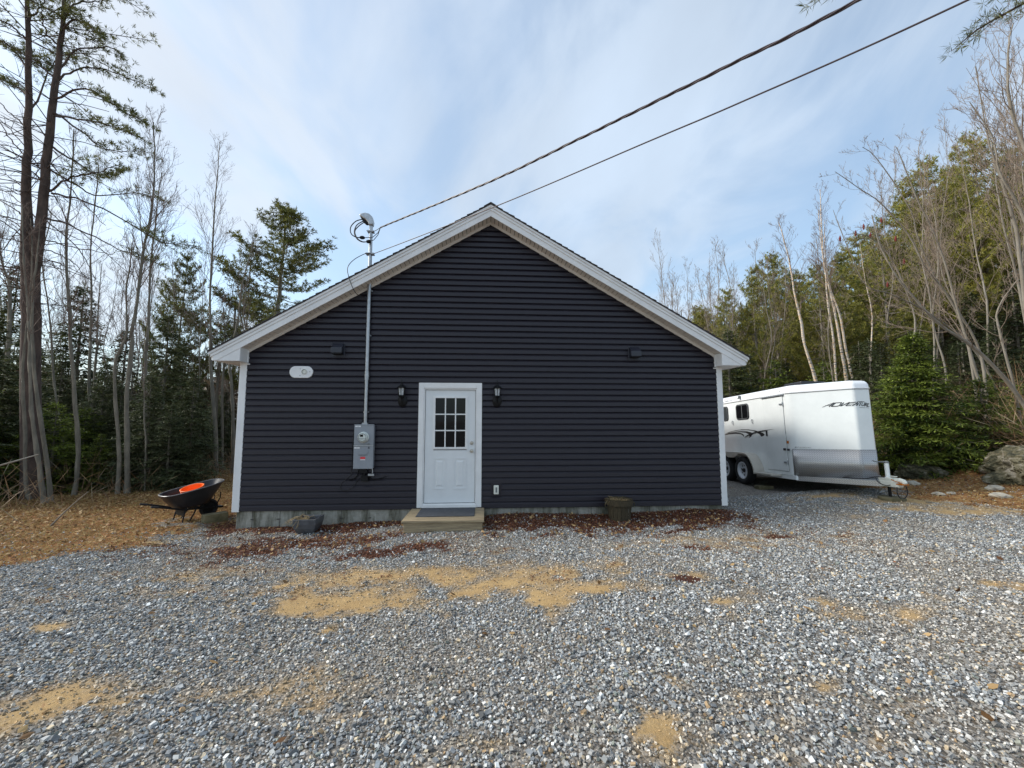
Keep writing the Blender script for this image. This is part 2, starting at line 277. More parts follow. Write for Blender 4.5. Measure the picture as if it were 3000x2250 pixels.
LIMBS=[([(-9.46,2.15,6.73),(-9.3,2.18,6.71),(-8.91,2.21,6.62),(-8.23,2.23,6.36),(-7.46,2.27,5.9),(-7.01,2.3,5.68),(-6.63,2.32,5.66),(-6.22,2.34,5.62)],0.52),([(-9.5,2.15,6.77),(-8.81,1.92,6.99),(-8.04,1.7,7.0),(-7.43,1.49,7.09)],0.15),([(-9.53,2.21,6.14),(-9.21,2.34,6.09),(-8.63,2.48,5.79),(-8.02,2.62,5.49),(-7.39,2.75,5.3)],0.6),([(-9.39,1.98,8.58),(-8.93,2.08,8.26),(-8.63,2.19,8.01),(-8.31,2.27,7.91),(-7.5,2.32,7.94)],0.3),([(-9.39,1.99,8.51),(-8.59,1.79,8.31),(-7.74,1.59,8.03),(-7.06,1.41,7.69)],0.25),([(-9.35,1.92,9.3),(-8.94,1.96,9.7),(-8.23,2.01,9.7),(-7.3,2.08,9.36)],0.2),([(-9.39,1.96,8.9),(-8.58,1.79,9.06),(-7.71,1.68,8.51),(-7.04,1.57,8.13)],0.25),([(-9.33,1.9,9.49),(-9.09,1.99,10.16),(-8.36,2.1,10.39),(-8.26,2.27,10.29)],0.3),([(-9.46,2.06,7.79),(-9.16,2.39,7.61),(-8.9,2.72,7.48),(-8.69,3.01,7.85)],0.2),([(-9.5,2.11,7.24),(-9.2,2.4,7.1),(-9.0,2.7,6.98),(-8.25,2.93,7.23),(-7.7,3.21,7.17)],0.5),([(-9.26,1.82,10.32),(-8.86,1.67,10.62),(-8.41,1.56,10.41),(-8.09,1.46,10.12)],0.1),([(-9.24,1.8,10.56),(-9.1,1.87,11.21),(-8.71,1.96,11.42),(-8.59,2.07,11.56)],0.2),([(-9.27,1.85,10.09),(-9.38,1.67,10.24),(-9.32,1.49,10.39),(-9.17,1.3,10.53)],0.3),([(-10.01,1.93,9.61),(-10.42,2.06,10.05),(-10.82,2.18,10.41),(-11.47,2.33,10.78)],0.1),([(-10.02,1.88,10.24),(-10.2,1.74,10.43),(-10.35,1.61,10.46),(-10.65,1.5,10.4)],0.1),([(-10.02,1.84,10.72),(-9.83,1.89,11.13),(-9.7,1.95,11.56)],0.1),([(-9.99,1.99,8.98),(-10.8,2.39,9.54),(-11.95,2.81,10.21)],0.2),([(-9.99,2.02,8.58),(-10.14,2.37,9.38),(-10.24,2.68,10.47),(-10.4,3.05,10.99)],0.4),([(-9.35,1.92,9.34),(-10.15,2.31,10.04),(-10.76,2.69,10.72)],0.3),([(-10.01,2.11,7.56),(-10.45,2.21,7.94),(-10.89,2.29,8.49),(-11.5,2.38,9.05)],None),([(-10.01,2.12,7.48),(-10.18,1.92,7.55),(-10.63,1.74,7.68)],None),([(-10.03,2.18,6.77),(-10.64,2.39,7.2),(-11.62,2.61,7.65)],None),([(-10.02,2.2,6.61),(-10.23,2.05,6.68),(-10.75,1.94,6.6)],None),([(-10.01,2.24,6.14),(-10.5,2.39,6.45),(-11.41,2.56,6.93)],None),([(-9.96,2.29,5.5),(-10.11,2.04,5.55),(-10.42,1.82,5.44)],None),([(-9.97,2.27,5.74),(-10.67,2.58,6.2),(-11.86,2.91,6.76)],None),([(-9.58,2.11,7.24),(-9.77,1.96,7.46),(-9.91,1.78,7.82),(-10.12,1.62,8.1),(-10.24,1.46,8.28)],None),([(-9.62,2.14,6.93),(-10.23,2.41,7.4),(-10.95,2.67,7.98),(-11.94,2.95,8.58)],None),([(-9.69,2.22,6.06),(-10.38,2.56,6.54),(-11.18,2.9,7.05),(-12.18,3.26,7.5)],None),([(-9.72,2.28,5.43),(-9.82,1.97,5.61),(-9.85,1.66,5.77),(-9.86,1.35,5.77)],None),([(-9.6,2.18,6.45),(-9.66,2.55,6.31),(-9.43,2.9,6.14),(-8.98,3.27,5.6),(-8.48,3.64,5.1)],None),([(-9.62,2.25,5.66),(-8.88,2.06,5.43),(-8.18,1.86,5.25),(-7.57,1.67,5.11)],None),([(-9.61,2.27,5.43),(-9.41,2.62,5.33),(-9.25,3.0,4.95)],None),([(-9.54,2.09,7.48),(-8.94,1.83,6.93),(-8.22,1.58,6.25),(-7.44,1.31,5.6)],None),([(-9.92,2.34,4.87),(-10.55,2.57,5.02),(-11.44,2.8,5.34)],None),([(-9.65,2.21,6.14),(-9.03,2.11,5.7),(-8.46,2.03,5.11),(-8.13,1.95,4.61)],None),([(-9.98,2.06,8.19),(-10.59,2.2,8.7),(-11.42,2.35,9.38)],None),([(-9.46,2.05,7.87),(-9.89,2.14,8.34),(-10.41,2.22,8.98),(-11.02,2.3,9.62),(-11.47,2.39,10.04)],None)]
SLIM=[('A',[(-9.58,2.52,-0.91),(-9.66,2.44,0.05),(-9.7,2.34,1.3),(-9.75,2.24,2.41),(-9.7,2.17,3.24),(-9.62,2.1,4.0),(-9.55,2.0,5.07),(-9.59,1.92,5.99)]),('B',[(-8.85,2.06,-0.76),(-8.89,1.99,0.12),(-9.01,1.93,0.91),(-9.12,1.85,1.84),(-9.16,1.74,3.16),(-9.21,1.68,3.89),(-9.29,1.59,4.92),(-9.33,1.49,6.09)]),('C',[(-8.92,2.26,-0.7),(-8.93,2.18,0.22),(-9.1,2.1,1.3),(-9.24,2.02,2.25),(-9.32,1.95,3.2),(-9.31,1.85,4.25),(-9.22,1.78,4.99),(-9.16,1.7,5.89)]),('D',[(-9.21,3.08,-0.6),(-9.11,3.0,0.17),(-9.1,2.93,0.99),(-9.18,2.86,1.88),(-9.22,2.8,2.61),(-9.3,2.74,3.35),(-9.31,2.69,3.95),(-9.39,2.59,5.12),(-9.41,2.52,5.91),(-9.33,2.45,6.7),(-9.27,2.36,7.68),(-9.24,2.29,8.42)]),('E',[(-8.16,3.0,-0.54),(-8.11,2.89,0.7),(-8.18,2.82,1.58),(-8.23,2.76,2.32),(-8.2,2.7,2.91),(-7.95,2.63,3.55),(-7.97,2.55,4.54),(-7.88,2.49,5.13),(-7.84,2.44,5.71)]),('F',[(-8.02,3.1,-0.56),(-8.01,2.99,0.69),(-8.03,2.88,1.88),(-7.98,2.82,2.63),(-7.91,2.75,3.37),(-7.92,2.73,3.58),(-7.8,2.67,4.17),(-7.71,2.59,4.96),(-7.61,2.52,5.76),(-7.48,2.46,6.35),(-7.4,2.38,7.15),(-7.39,2.31,7.94),(-7.43,2.25,8.66)]),('F2',[(-8.85,4.75,-0.47),(-8.89,4.57,1.6),(-8.89,4.39,3.67),(-8.88,4.41,3.45),(-8.82,4.29,4.84),(-8.76,4.18,5.99),(-8.65,4.09,6.91),(-8.58,4.01,7.79),(-8.47,3.95,8.39)]),('G',[(-7.83,3.38,-0.53),(-7.81,3.3,0.36),(-7.8,3.26,0.82),(-7.86,3.2,1.59),(-7.85,3.15,2.2),(-7.92,3.1,2.81),(-7.97,3.06,3.23),(-7.99,2.99,4.05)]),('H',[(-11.37,5.9,-0.27),(-11.4,5.74,1.61),(-11.47,5.65,2.74),(-11.41,5.54,3.86),(-11.44,5.57,3.62),(-11.4,5.43,5.13),(-11.43,5.3,6.63),(-11.32,5.19,7.88),(-11.22,5.09,8.88),(-11.2,5.06,9.23)]),('I',[(-10.62,4.39,-0.82),(-10.68,4.26,0.77),(-10.8,4.2,1.53),(-10.94,4.13,2.42),(-11.01,4.05,3.41),(-11.03,4.02,3.81),(-11.13,3.94,4.69),(-11.29,3.86,5.79),(-11.09,3.77,6.67),(-11.05,3.73,7.11)]),('J',[(-8.22,6.72,-0.39),(-8.25,6.58,1.22),(-8.39,6.44,2.84),(-8.45,6.34,4.06),(-8.4,6.36,3.79),(-8.46,6.22,5.42),(-8.39,6.1,6.77),(-8.34,5.98,8.12),(-8.24,5.86,9.48),(-8.17,5.76,10.51)]),('K',[(-8.0,7.22,-0.52),(-7.97,7.06,1.21),(-8.04,6.94,2.68),(-8.07,6.87,3.52),(-7.47,6.8,3.88),(-7.64,6.71,5.0),(-7.54,6.61,6.13)]),('L',[(-14.46,9.39,2.37),(-14.61,9.3,3.57),(-14.48,9.2,4.53),(-14.54,9.21,4.54),(-14.48,9.06,6.14),(-14.36,8.93,7.56)]),('M',[(-9.52,9.15,1.47),(-9.6,8.98,3.47),(-9.14,8.83,4.86),(-8.87,8.65,6.79),(-8.52,8.5,8.2),(-8.49,8.43,8.97)]),('N',[(-10.43,10.22,1.47),(-10.45,10.03,3.59),(-10.19,9.95,4.39),(-10.24,9.83,5.76),(-10.31,9.77,6.44)]),('O',[(-10.34,11.18,1.92),(-10.37,10.79,6.41),(-9.93,10.85,5.36),(-9.73,10.59,8.17),(-9.56,10.45,9.62)]),('Q',[(-13.15,5.18,3.54),(-13.3,5.09,4.74),(-13.5,4.99,5.94),(-13.65,4.94,6.66)])]
RIGHT=[('arch',[(13.45,1.16,1.16),(13.12,1.12,1.85),(12.46,1.09,2.66),(11.85,1.08,3.23),(11.24,1.09,3.63),(10.83,1.08,3.99),(10.43,1.07,4.48),(10.1,1.05,4.88),(9.77,1.02,5.53),(9.56,0.97,6.22)]),('S1',[(14.61,3.02,2.07),(14.41,2.97,2.81),(14.11,2.9,3.79),(13.86,2.85,4.62),(13.56,2.77,5.7),(13.21,2.71,6.68),(12.77,2.66,7.56),(12.37,2.6,8.54),(12.12,2.56,9.13)]),('S2',[(14.78,3.31,2.09),(14.46,3.18,3.85),(14.0,3.11,4.95),(13.29,3.08,5.86),(12.78,3.02,6.81),(11.97,3.0,7.72),(11.37,3.0,8.12),(10.66,3.0,8.62)]),('S3',[(15.32,3.47,2.1),(15.06,3.36,3.63),(14.28,3.3,4.91),(13.77,3.26,5.68),(13.3,3.2,6.7),(12.99,3.13,7.72),(12.06,3.07,9.1),(11.64,3.07,9.46)]),('S4',[(14.11,1.48,2.85),(13.76,1.35,4.55),(13.58,1.23,6.0),(13.27,1.16,7.11),(12.97,1.1,7.96),(12.79,1.05,8.73),(12.53,0.94,10.09)]),('S5',[(13.59,0.94,3.59),(13.26,0.79,5.61),(12.97,0.73,6.42),(12.52,0.69,7.23),(12.35,0.63,8.04),(11.82,0.6,8.85)]),('S6',[(12.98,0.42,4.25),(12.74,0.23,6.55),(12.43,0.17,7.47),(12.11,0.11,8.47),(12.07,0.01,9.62),(12.18,-0.05,10.19)]),('S7',[(14.25,2.04,2.02),(13.84,1.93,3.59),(13.74,1.88,4.26),(14.14,1.79,4.93),(14.41,1.76,5.15)]),('S8',[(15.92,5.44,2.2),(15.97,5.28,3.99),(15.78,5.14,5.78),(15.53,5.05,6.97),(15.55,4.89,8.76),(15.39,4.74,10.55),(15.45,4.69,11.15)]),('B1',[(14.36,8.49,2.93),(13.88,8.38,4.52),(13.69,8.3,5.61),(13.43,8.22,6.7),(13.21,8.12,8.0),(12.91,8.04,9.16),(12.76,8.01,9.67)]),('B2',[(16.51,9.35,3.02),(16.28,9.25,4.32),(15.96,9.11,6.24),(15.64,9.01,7.54),(15.48,8.96,8.23),(15.36,8.84,9.69),(15.27,8.68,11.6)]),('B3',[(16.96,9.52,3.03),(16.6,9.4,4.74),(16.36,9.3,6.06),(15.89,9.21,7.45),(15.69,9.12,8.62),(15.64,8.97,10.32)]),('B4',[(15.88,9.19,3.0),(15.72,9.03,5.05),(15.48,8.91,6.56),(15.36,8.8,7.85),(15.16,8.7,9.22),(15.04,8.59,10.58)]),('B5',[(15.64,7.41,2.85),(15.7,7.25,4.69),(15.69,7.16,5.71),(15.41,7.06,7.07),(15.2,6.95,8.44)]),('R1',[(13.83,4.52,2.7),(14.26,4.35,4.36),(13.92,4.26,5.69),(13.25,4.19,6.91),(12.58,4.2,7.35),(12.02,4.23,7.35)]),('R2',[(16.31,3.91,2.12),(15.45,3.83,3.72),(14.05,3.82,4.79),(12.98,3.85,5.32),(12.23,3.87,5.58),(11.69,3.81,6.65),(11.21,3.74,7.87)])]
BG=[('bare', -23.2, 16.6, 7.5), ('bare', -22.0, 15.6, 9.2), ('bare', -27.7, 16.1, 10.2), ('bare', -10.2, 7.8, 7.4), ('bare', -36.6, 21.7, 12.1), ('bare', -42.0, 25.0, 11.3), ('bare', -19.8, 17.3, 12.0), ('bare', -31.5, 16.6, 14.3), ('bare', -21.6, 11.0, 11.2), ('bare', -20.8, 14.4, 7.4), ('bare', -23.2, 18.0, 10.3), ('bare', -17.3, 14.5, 10.1), ('bare', -15.9, 23.6, 5.1), ('bare', -14.4, 11.8, 9.3), ('bare', -16.5, 7.8, 6.4), ('bare', -29.7, 21.9, 13.2), ('bare', -15.5, 21.0, 11.6), ('bare', -35.9, 23.4, 14.1), ('bare', -10.6, 13.0, 8.2), ('bare', -22.8, 20.3, 12.4), ('bare', -25.4, 12.8, 7.5), ('bare', -11.0, 8.2, 7.8), ('bare', -18.7, 7.8, 6.6), ('bare', -28.9, 16.9, 11.7), ('bare', -32.4, 20.1, 15.2), ('bare', -12.6, 8.3, 7.1), ('bare', -21.9, 11.5, 6.8), ('bare', -12.7, 11.5, 6.0), ('bare', -24.6, 13.8, 8.1), ('bare', -12.3, 8.0, 4.7), ('bare', -21.6, 11.3, 7.7), ('bare', -20.5, 11.9, 11.1), ('bare', -31.3, 17.5, 13.4), ('bare', -17.1, 13.0, 8.5), ('bare', -11.9, 14.6, 5.9), ('bare', -10.2, 9.3, 8.0), ('bare', -16.5, 20.6, 10.6), ('bare', -32.6, 20.3, 9.5), ('spruce', -32.6, 19.9, 1.8), ('spruce', -16.5, 10.9, 3.4), ('spruce', -36.1, 20.4, 3.9), ('spruce', -12.8, 8.2, 1.8), ('spruce', -14.7, 8.9, 3.1), ('spruce', -10.1, 5.2, 2.6), ('spruce', -23.7, 17.9, 2.6), ('spruce', -30.3, 19.3, 3.9), ('spruce', -21.4, 8.9, 2.5), ('spruce', -18.8, 7.4, 2.5), ('spruce', -12.5, 6.3, 2.5), ('spruce', -18.8, 19.5, 2.6), ('spruce', -17.5, 13.5, 3.6), ('spruce', -15.7, 4.8, 1.6), ('spruce', -22.5, 19.5, 4.6), ('spruce', -16.9, 11.9, 2.1), ('spruce', -31.0, 20.6, 4.5), ('spruce', -22.2, 16.1, 1.7), ('spruce', -18.3, 15.3, 2.0), ('spruce', -11.4, 9.5, 2.1), ('spruce', -17.4, 17.8, 3.2), ('spruce', -19.4, 17.8, 2.7), ('spruce', -15.6, 10.3, 2.3), ('spruce', -11.4, 5.5, 2.0), ('spruce', -15.7, 17.8, 2.3), ('spruce', -25.0, 16.2, 2.6), ('spruce', -25.8, 17.8, 4.2), ('spruce', -9.3, 4.6, 2.0), ('spruce', -15.1, 8.0, 2.0), ('spruce', -21.1, 14.1, 1.7), ('spruce', -13.5, 4.6, 2.4), ('spruce', -12.4, 7.4, 2.9), ('spruce', -14.9, 14.4, 2.9), ('spruce', -11.4, 9.2, 2.1), ('spruce', -15.9, 7.6, 6.9), ('spruce', -16.5, 10.6, 7.3), ('spruce', -13.6, 9.4, 5.1), ('spruce', -12.4, 4.8, 4.2), ('spruce', -11.7, 3.3, 4.2), ('spruce', -9.6, 6.1, 5.0), ('spruce', -10.6, 8.2, 4.3), ('spruce', -7.6, 4.5, 2.8), ('spruce', -8.3, 3.9, 2.7), ('spruce', -9.8, 8.2, 2.7), ('spruce', -10.6, 5.2, 3.2), ('spruce', -13.0, 6.4, 3.6), ('spruce', -12.4, 13.4, 2.3), ('spruce', -7.5, 3.6, 1.9), ('spruce', -11.1, 2.2, 3.2), ('spruce', -11.6, 3.8, 2.3), ('bare', -15.0, 17.6, 4.0), ('bare', -17.3, 24.1, 7.4), ('bare', -13.3, 15.9, 7.0), ('bare', -18.0, 23.5, 4.4), ('bare', -18.4, 25.1, 8.2), ('bare', -15.3, 17.9, 6.7), ('bare', -14.8, 17.3, 4.9), ('bare', -13.4, 15.9, 3.7), ('bare', -13.6, 17.8, 7.8), ('bare', -19.5, 24.1, 9.5), ('spruce', -15.2, 18.0, 2.9), ('spruce', -10.3, 10.5, 2.7), ('spruce', -11.4, 10.6, 1.8), ('spruce', -13.1, 12.2, 3.0), ('spruce', -14.5, 16.3, 2.3), ('spruce', -17.5, 21.2, 1.8), ('spruce', -12.2, 12.9, 2.4), ('spruce', -12.0, 10.5, 2.3), ('spruce', -11.9, 12.7, 2.7), ('spruce', -17.9, 19.8, 2.6), ('spruce', -17.2, 20.5, 2.9), ('spruce', -17.7, 22.5, 3.7), ('hemlock', -11.3, 3.4, 1.5), ('hemlock', -10.3, 3.6, 1.9), ('hemlock', -11.3, 2.7, 2.1), ('hemlock', -10.6, 4.7, 1.8), ('hemlock', -9.6, 4.1, 1.1), ('hemlock', -13.0, 5.3, 2.6), ('pine', -9.0, 11.1, 11.3), ('pine', -12.3, 10.3, 8.5), ('bare', 38.6, 15.5, 23.9), ('bare', 24.2, 14.8, 11.5), ('bare', 21.5, 14.1, 9.3), ('bare', 39.9, 19.1, 24.7), ('bare', 20.9, 8.1, 12.3), ('bare', 33.7, 14.5, 19.2), ('bare', 21.6, 19.6, 6.9), ('bare', 35.1, 12.7, 17.5), ('bare', 24.9, 19.5, 9.5), ('bare', 13.7, 6.5, 7.7), ('bare', 29.2, 16.9, 17.6), ('bare', 15.3, 18.5, 10.2), ('bare', 22.8, 7.4, 15.1), ('bare', 21.9, 6.9, 15.4), ('bare', 27.5, 16.3, 14.1), ('bare', 36.7, 19.4, 22.8), ('bare', 23.2, 6.0, 14.3), ('bare', 20.2, 9.5, 11.2), ('bare', 26.9, 13.0, 14.8), ('bare', 21.2, 9.8, 13.6), ('bare', 40.4, 18.4, 26.0), ('bare', 42.1, 19.4, 24.6), ('bare', 19.4, 8.1, 12.0), ('bare', 25.1, 14.4, 17.6), ('bare', 34.4, 12.4, 19.4), ('bare', 31.5, 13.3, 19.5), ('bare', 18.7, 5.9, 12.0), ('bare', 28.4, 20.1, 12.4), ('bare', 17.6, 12.7, 10.8), ('bare', 26.8, 17.8, 12.3), ('bare', 19.6, 10.0, 13.1), ('bare', 34.1, 19.2, 23.4), ('bare', 19.1, 5.2, 13.5), ('bare', 19.3, 16.2, 10.5), ('bare', 14.5, 16.7, 12.2), ('bare', 13.0, 10.3, 8.4), ('bare', 10.9, 11.4, 8.7), ('bare', 13.3, 13.6, 9.9), ('bare', 12.2, 10.8, 9.4), ('bare', 16.8, 16.8, 10.8), ('bare', 18.2, 16.4, 9.6), ('bare', 14.4, 18.3, 10.3), ('bare', 15.8, 12.7, 9.9), ('bare', 15.0, 11.4, 7.6), ('bare', 14.0, 10.4, 9.1), ('bare', 14.2, 12.0, 10.2), ('bare', 16.3, 14.0, 9.0), ('bare', 11.4, 14.1, 9.3), ('bare', 9.5, 11.6, 8.3), ('bare', 22.0, 20.8, 14.1), ('bare', 14.4, 21.7, 15.3), ('bare', 16.1, 21.6, 13.1), ('bare', 16.9, 19.5, 11.7), ('bare', 15.9, 25.6, 13.6), ('bare', 16.3, 23.6, 12.9), ('pine', 12.7, 14.8, 8.0), ('pine', 13.4, 14.7, 8.4), ('pine', 13.1, 12.2, 8.6), ('pine', 13.8, 11.5, 9.0), ('pine', 17.6, 14.9, 10.3), ('pine', 18.8, 14.9, 10.7), ('pine', 17.7, 11.9, 9.7), ('pine', 23.7, 16.8, 11.6), ('pine', 25.7, 17.4, 13.7), ('pine', 20.1, 10.8, 11.0), ('pine', 24.4, 13.7, 14.0), ('pine', 25.1, 12.6, 15.3), ('pine', 28.3, 13.9, 16.8), ('pine', 30.9, 14.4, 18.2), ('pine', 34.0, 15.0, 18.5), ('pine', 30.6, 11.0, 16.0), ('pine', 39.6, 15.0, 19.4), ('pine', 15.3, 21.6, 8.8), ('pine', 18.0, 24.6, 10.4), ('pine', 22.4, 28.1, 11.2), ('pine', 23.3, 26.2, 11.6), ('pine', 28.0, 25.1, 13.3), ('pine', 30.0, 24.7, 13.5), ('pine', 37.7, 28.1, 17.5), ('pine', 34.2, 21.0, 18.4), ('pine', 41.9, 25.4, 22.4), ('pine', 45.1, 25.9, 24.3), ('pine', 49.2, 26.5, 25.1), ('pine', 50.0, 24.4, 24.2), ('spruce', 23.6, 9.1, 3.7), ('spruce', 12.0, 9.2, 4.3), ('spruce', 11.2, 9.4, 3.9), ('spruce', 19.3, 7.6, 3.0), ('spruce', 21.2, 8.6, 3.8), ('spruce', 21.8, 10.5, 4.9), ('spruce', 30.9, 11.0, 4.1), ('spruce', 30.8, 14.4, 6.9), ('spruce', 25.0, 12.3, 5.6), ('spruce', 14.4, 6.1, 4.4), ('spruce', 14.5, 6.6, 4.4), ('spruce', 27.9, 10.3, 4.5), ('spruce', 29.2, 10.4, 3.1), ('spruce', 26.2, 13.0, 6.4), ('spruce', 24.9, 12.6, 6.4), ('spruce', 22.8, 6.7, 4.0), ('spruce', 14.7, 10.6, 4.2), ('spruce', 15.7, 15.0, 5.5), ('spruce', 21.8, 11.1, 5.0), ('spruce', 18.0, 12.0, 4.5), ('spruce', 18.5, 12.5, 5.5), ('spruce', 10.5, 8.3, 5.2), ('spruce', 17.6, 5.9, 4.3), ('spruce', 18.3, 5.3, 5.0), ('spruce', 18.4, 4.3, 5.1), ('spruce', 17.1, 6.9, 5.0), ('spruce', 21.3, 8.2, 6.9), ('spruce', 23.1, 8.1, 7.8), ('spruce', 16.8, 8.0, 4.6), ('spruce', 18.9, 3.8, 5.4), ('hemlock', 12.1, 7.8, 3.8), ('hemlock', 14.8, 8.6, 3.9), ('hemlock', 16.0, 4.0, 2.9), ('hemlock', 15.8, 3.0, 2.5), ('hemlock', 16.2, 2.5, 3.1), ('hemlock', 11.1, 8.8, 3.6)]
NL=118
SAND=[(0.66, -2.86, 1.63, 0.28, 0.75), (-0.13, -2.69, 1.05, 0.26, 0.6), (-0.7, -3.45, 0.66, 0.2, 1.1), (-0.31, -3.24, 0.37, 0.23, 0.9), (1.28, -3.54, 0.22, 0.26, 1.1), (1.78, -3.38, 0.5, 0.16, 0.8), (0.9, -3.13, 0.52, 0.2, 1), (-1.44, -2.74, 0.56, 0.23, 0.75), (-2.61, -2.48, 0.65, 0.41, 0.55), (-3.07, -3.7, 0.24, 0.1, 1), (-1.98, -4.66, 0.41, 0.19, 0.8), (-1.56, -4.86, 0.22, 0.08, 0.5), (-1.26, -4.69, 0.24, 0.14, 0.55), (-0.57, -4.82, 0.38, 0.19, 0.6), (-1.02, -4.62, 0.19, 0.08, 0.6), (1.54, -5.17, 0.13, 0.08, 1.1), (1.66, -5.24, 0.1, 0.08, 0.9), (4.03, -4.13, 0.78, 0.16, 0.6), (5.74, -3.78, 0.24, 0.11, 0.8), (1.96, -5.43, 0.44, 0.1, 0.5), (3.59, -3.86, 0.25, 0.08, 0.8), (2.84, -3.78, 0.26, 0.09, 0.7), (-4.6, -0.85, 0.36, 0.14, 1.1), (-4.33, -0.48, 0.25, 0.12, 0.7), (4.31, -1.76, 1.31, 0.41, 0.45), (2.24, -2.69, 0.96, 0.17, 0.4), (8.38, -0.3, 1.44, 0.36, 0.9), (7.67, 0.44, 0.74, 0.29, 0.8), (8.83, -1.18, 0.82, 0.25, 0.9), (2.8, -3.14, 0.3, 0.16, 0.5), (-0.7, -3.9, 0.24, 0.08, 0.7), (0.16, -3.71, 0.17, 0.08, 0.7), (2.31, -2.95, 0.81, 0.15, 0.5), (0.66, -5.25, 0.25, 0.08, 0.35), (2.92, -5.02, 0.11, 0.08, 0.5), (1.85, -4.88, 0.23, 0.08, 0.4)]
MULCH=[(-2.09, -1.13, 1.72, 0.59, 0.62), (-3.7, 0.15, 0.5, 0.39, 1), (-2.13, -0.14, 1.44, 0.24, 1), (-2.51, -1.46, 0.9, 0.39, 0.5), (-0.3, -1.66, 0.58, 0.29, 0.55), (-0.75, -1.87, 0.56, 0.24, 0.6), (1.22, -0.33, 0.72, 0.67, 0.95), (2.72, -0.23, 0.98, 0.53, 1), (3.96, -0.29, 1.2, 0.53, 1.1), (2.09, -1.16, 1.44, 0.27, 0.5), (3.95, -1.15, 0.42, 0.17, 0.6), (2.73, -3.3, 0.15, 0.11, 1.0), (3.3, -2.16, 0.37, 0.12, 0.5), (5.03, -1.74, 0.47, 0.2, 0.3), (-3.87, -1.37, 0.76, 0.25, 0.5), (2.12, -0.7, 1.33, 0.39, 0.8)]
# ------------------------------------------------------------------ terrain
def hgt(x,y):
    x=np.asarray(x,float); y=np.asarray(y,float); w=0;z=0
    for a,b,c in CP:
        q=1/((x-a)**2+(y-b)**2+.35)**1.6; w=w+q; z=z+q*c
    z=z/w+.62*np.exp(-(((x-13.2)/1.35)**2+((y-.9)/1.3)**2))
    z=z+(fbm(x,y,.9,1)-.5)*.05+(fbm(x,y,3.5,2)-.5)*.016
    # low mound of mulch against the foundation
    md=np.exp(-((y+.12)/.35)**2)*sstep(-4,-3.2,x)*(1-sstep(4.9,5.6,x))*(1-np.exp(-((x)/.75)**4))
    z=z+md*(.015+.10*fbm(x,y,1.7,5)*sstep(2.0,3.6,x)*.45+.05*fbm(x,y,2.3,7))
    z=z+sstep(11,26,x)*fbm(x,y,.12,8)*1.2*sstep(-6,4,y)
    return z
def gauss(L,x,y):
    r=np.zeros_like(x)
    for a,b,sx,sy,w in L: r=np.maximum(r,w*np.exp(-.75*(((x-a)/sx)**2+((y-b)/sy)**2)))
    return r
SAND2=[(.3,-2.8,2.6,.42,.68),(-1.2,-4.7,1.3,.25,.5),(4.2,-4.1,1.2,.22,.4),(2.2,-5.3,.9,.25,.35),(8.8,-.9,1.6,.6,.6),(3.9,-2.0,2.4,.35,.38),(-2.6,-2.4,1.0,.4,.4)]
def masks(x,y):
    n=fbm(x,y,2.2,11)-.5; n2=fbm(x,y,7,12)-.5
    n3=fbm(x,y,16,19,2)-.5
    sand=sstep(.0,1.05,n3*.55+np.maximum(gauss(SAND2,x+n,y+n2*.4),gauss(SAND,x+n*.9,y+n2*.35)*1.05)+n*.8+n2*.8)
    mul=sstep(.05,.75,gauss(MULCH,x+n*.5,y+n2*.3)*1.1+n*.6+n2*.9)
    mul=np.maximum(mul,sstep(-.42,-.2,y+n*.5)*(1-sstep(.05,.3,y))*sstep(-4.2,-3.8,x)*(1-sstep(5.0,5.5,x)))
    sand=np.maximum(sand,.24*sstep(.45,.72,fbm(x,y,.8,15)+n2*.3))
    # signed offset to the litter borders
    bl=np.interp(y,[-9,-4.5,-1.8,-.2,.5,1.5],[-11.8,-8.7,-5.15,-4.0,-3.9,-3.9])
    lit=sstep(-.45,.75,(bl-x)+n*1.3+n2*.5)
    lit=lit*(1-.75*sstep(.5,.7,gauss([(-4.6,.3,.7,.5,.8),(-4.4,-.5,.5,.3,.75),(-5.3,-.5,.7,.25,.6)],x+n,y+n2)+n*.6))
    br=np.interp(y,[-9,-4.5,-1.6,-.3,1.2,3,5],[16,12,9.3,9.0,9.2,9.8,10.2])
    lit=np.maximum(lit,sstep(-.2,.4,(x-br)+n*1.3+n2*.6))
    lit=np.maximum(lit,sstep(8.5,10.5,y+n))
    return sand,mul,lit
def axis(lo,hi,step,far,n):
    a=np.arange(lo,hi+step/2,step); g=np.geomspace(step,far,n); return np.concatenate([(lo-g)[::-1],a,hi+g])
xs=axis(-13,17,.09,260,34); ys=axis(-7,9,.09,260,34)
X,Y=np.meshgrid(xs,ys); Z=hgt(X,Y)
Vg=np.stack([X.ravel(),Y.ravel(),Z.ravel()],1); nx=len(xs); ny=len(ys)
I=(np.arange(ny-1)[:,None]*nx+np.arange(nx-1)[None,:]).ravel(); Fg=np.stack([I,I+1,I+nx+1,I+nx],1)
sa,mu,li=masks(Vg[:,0],Vg[:,1])
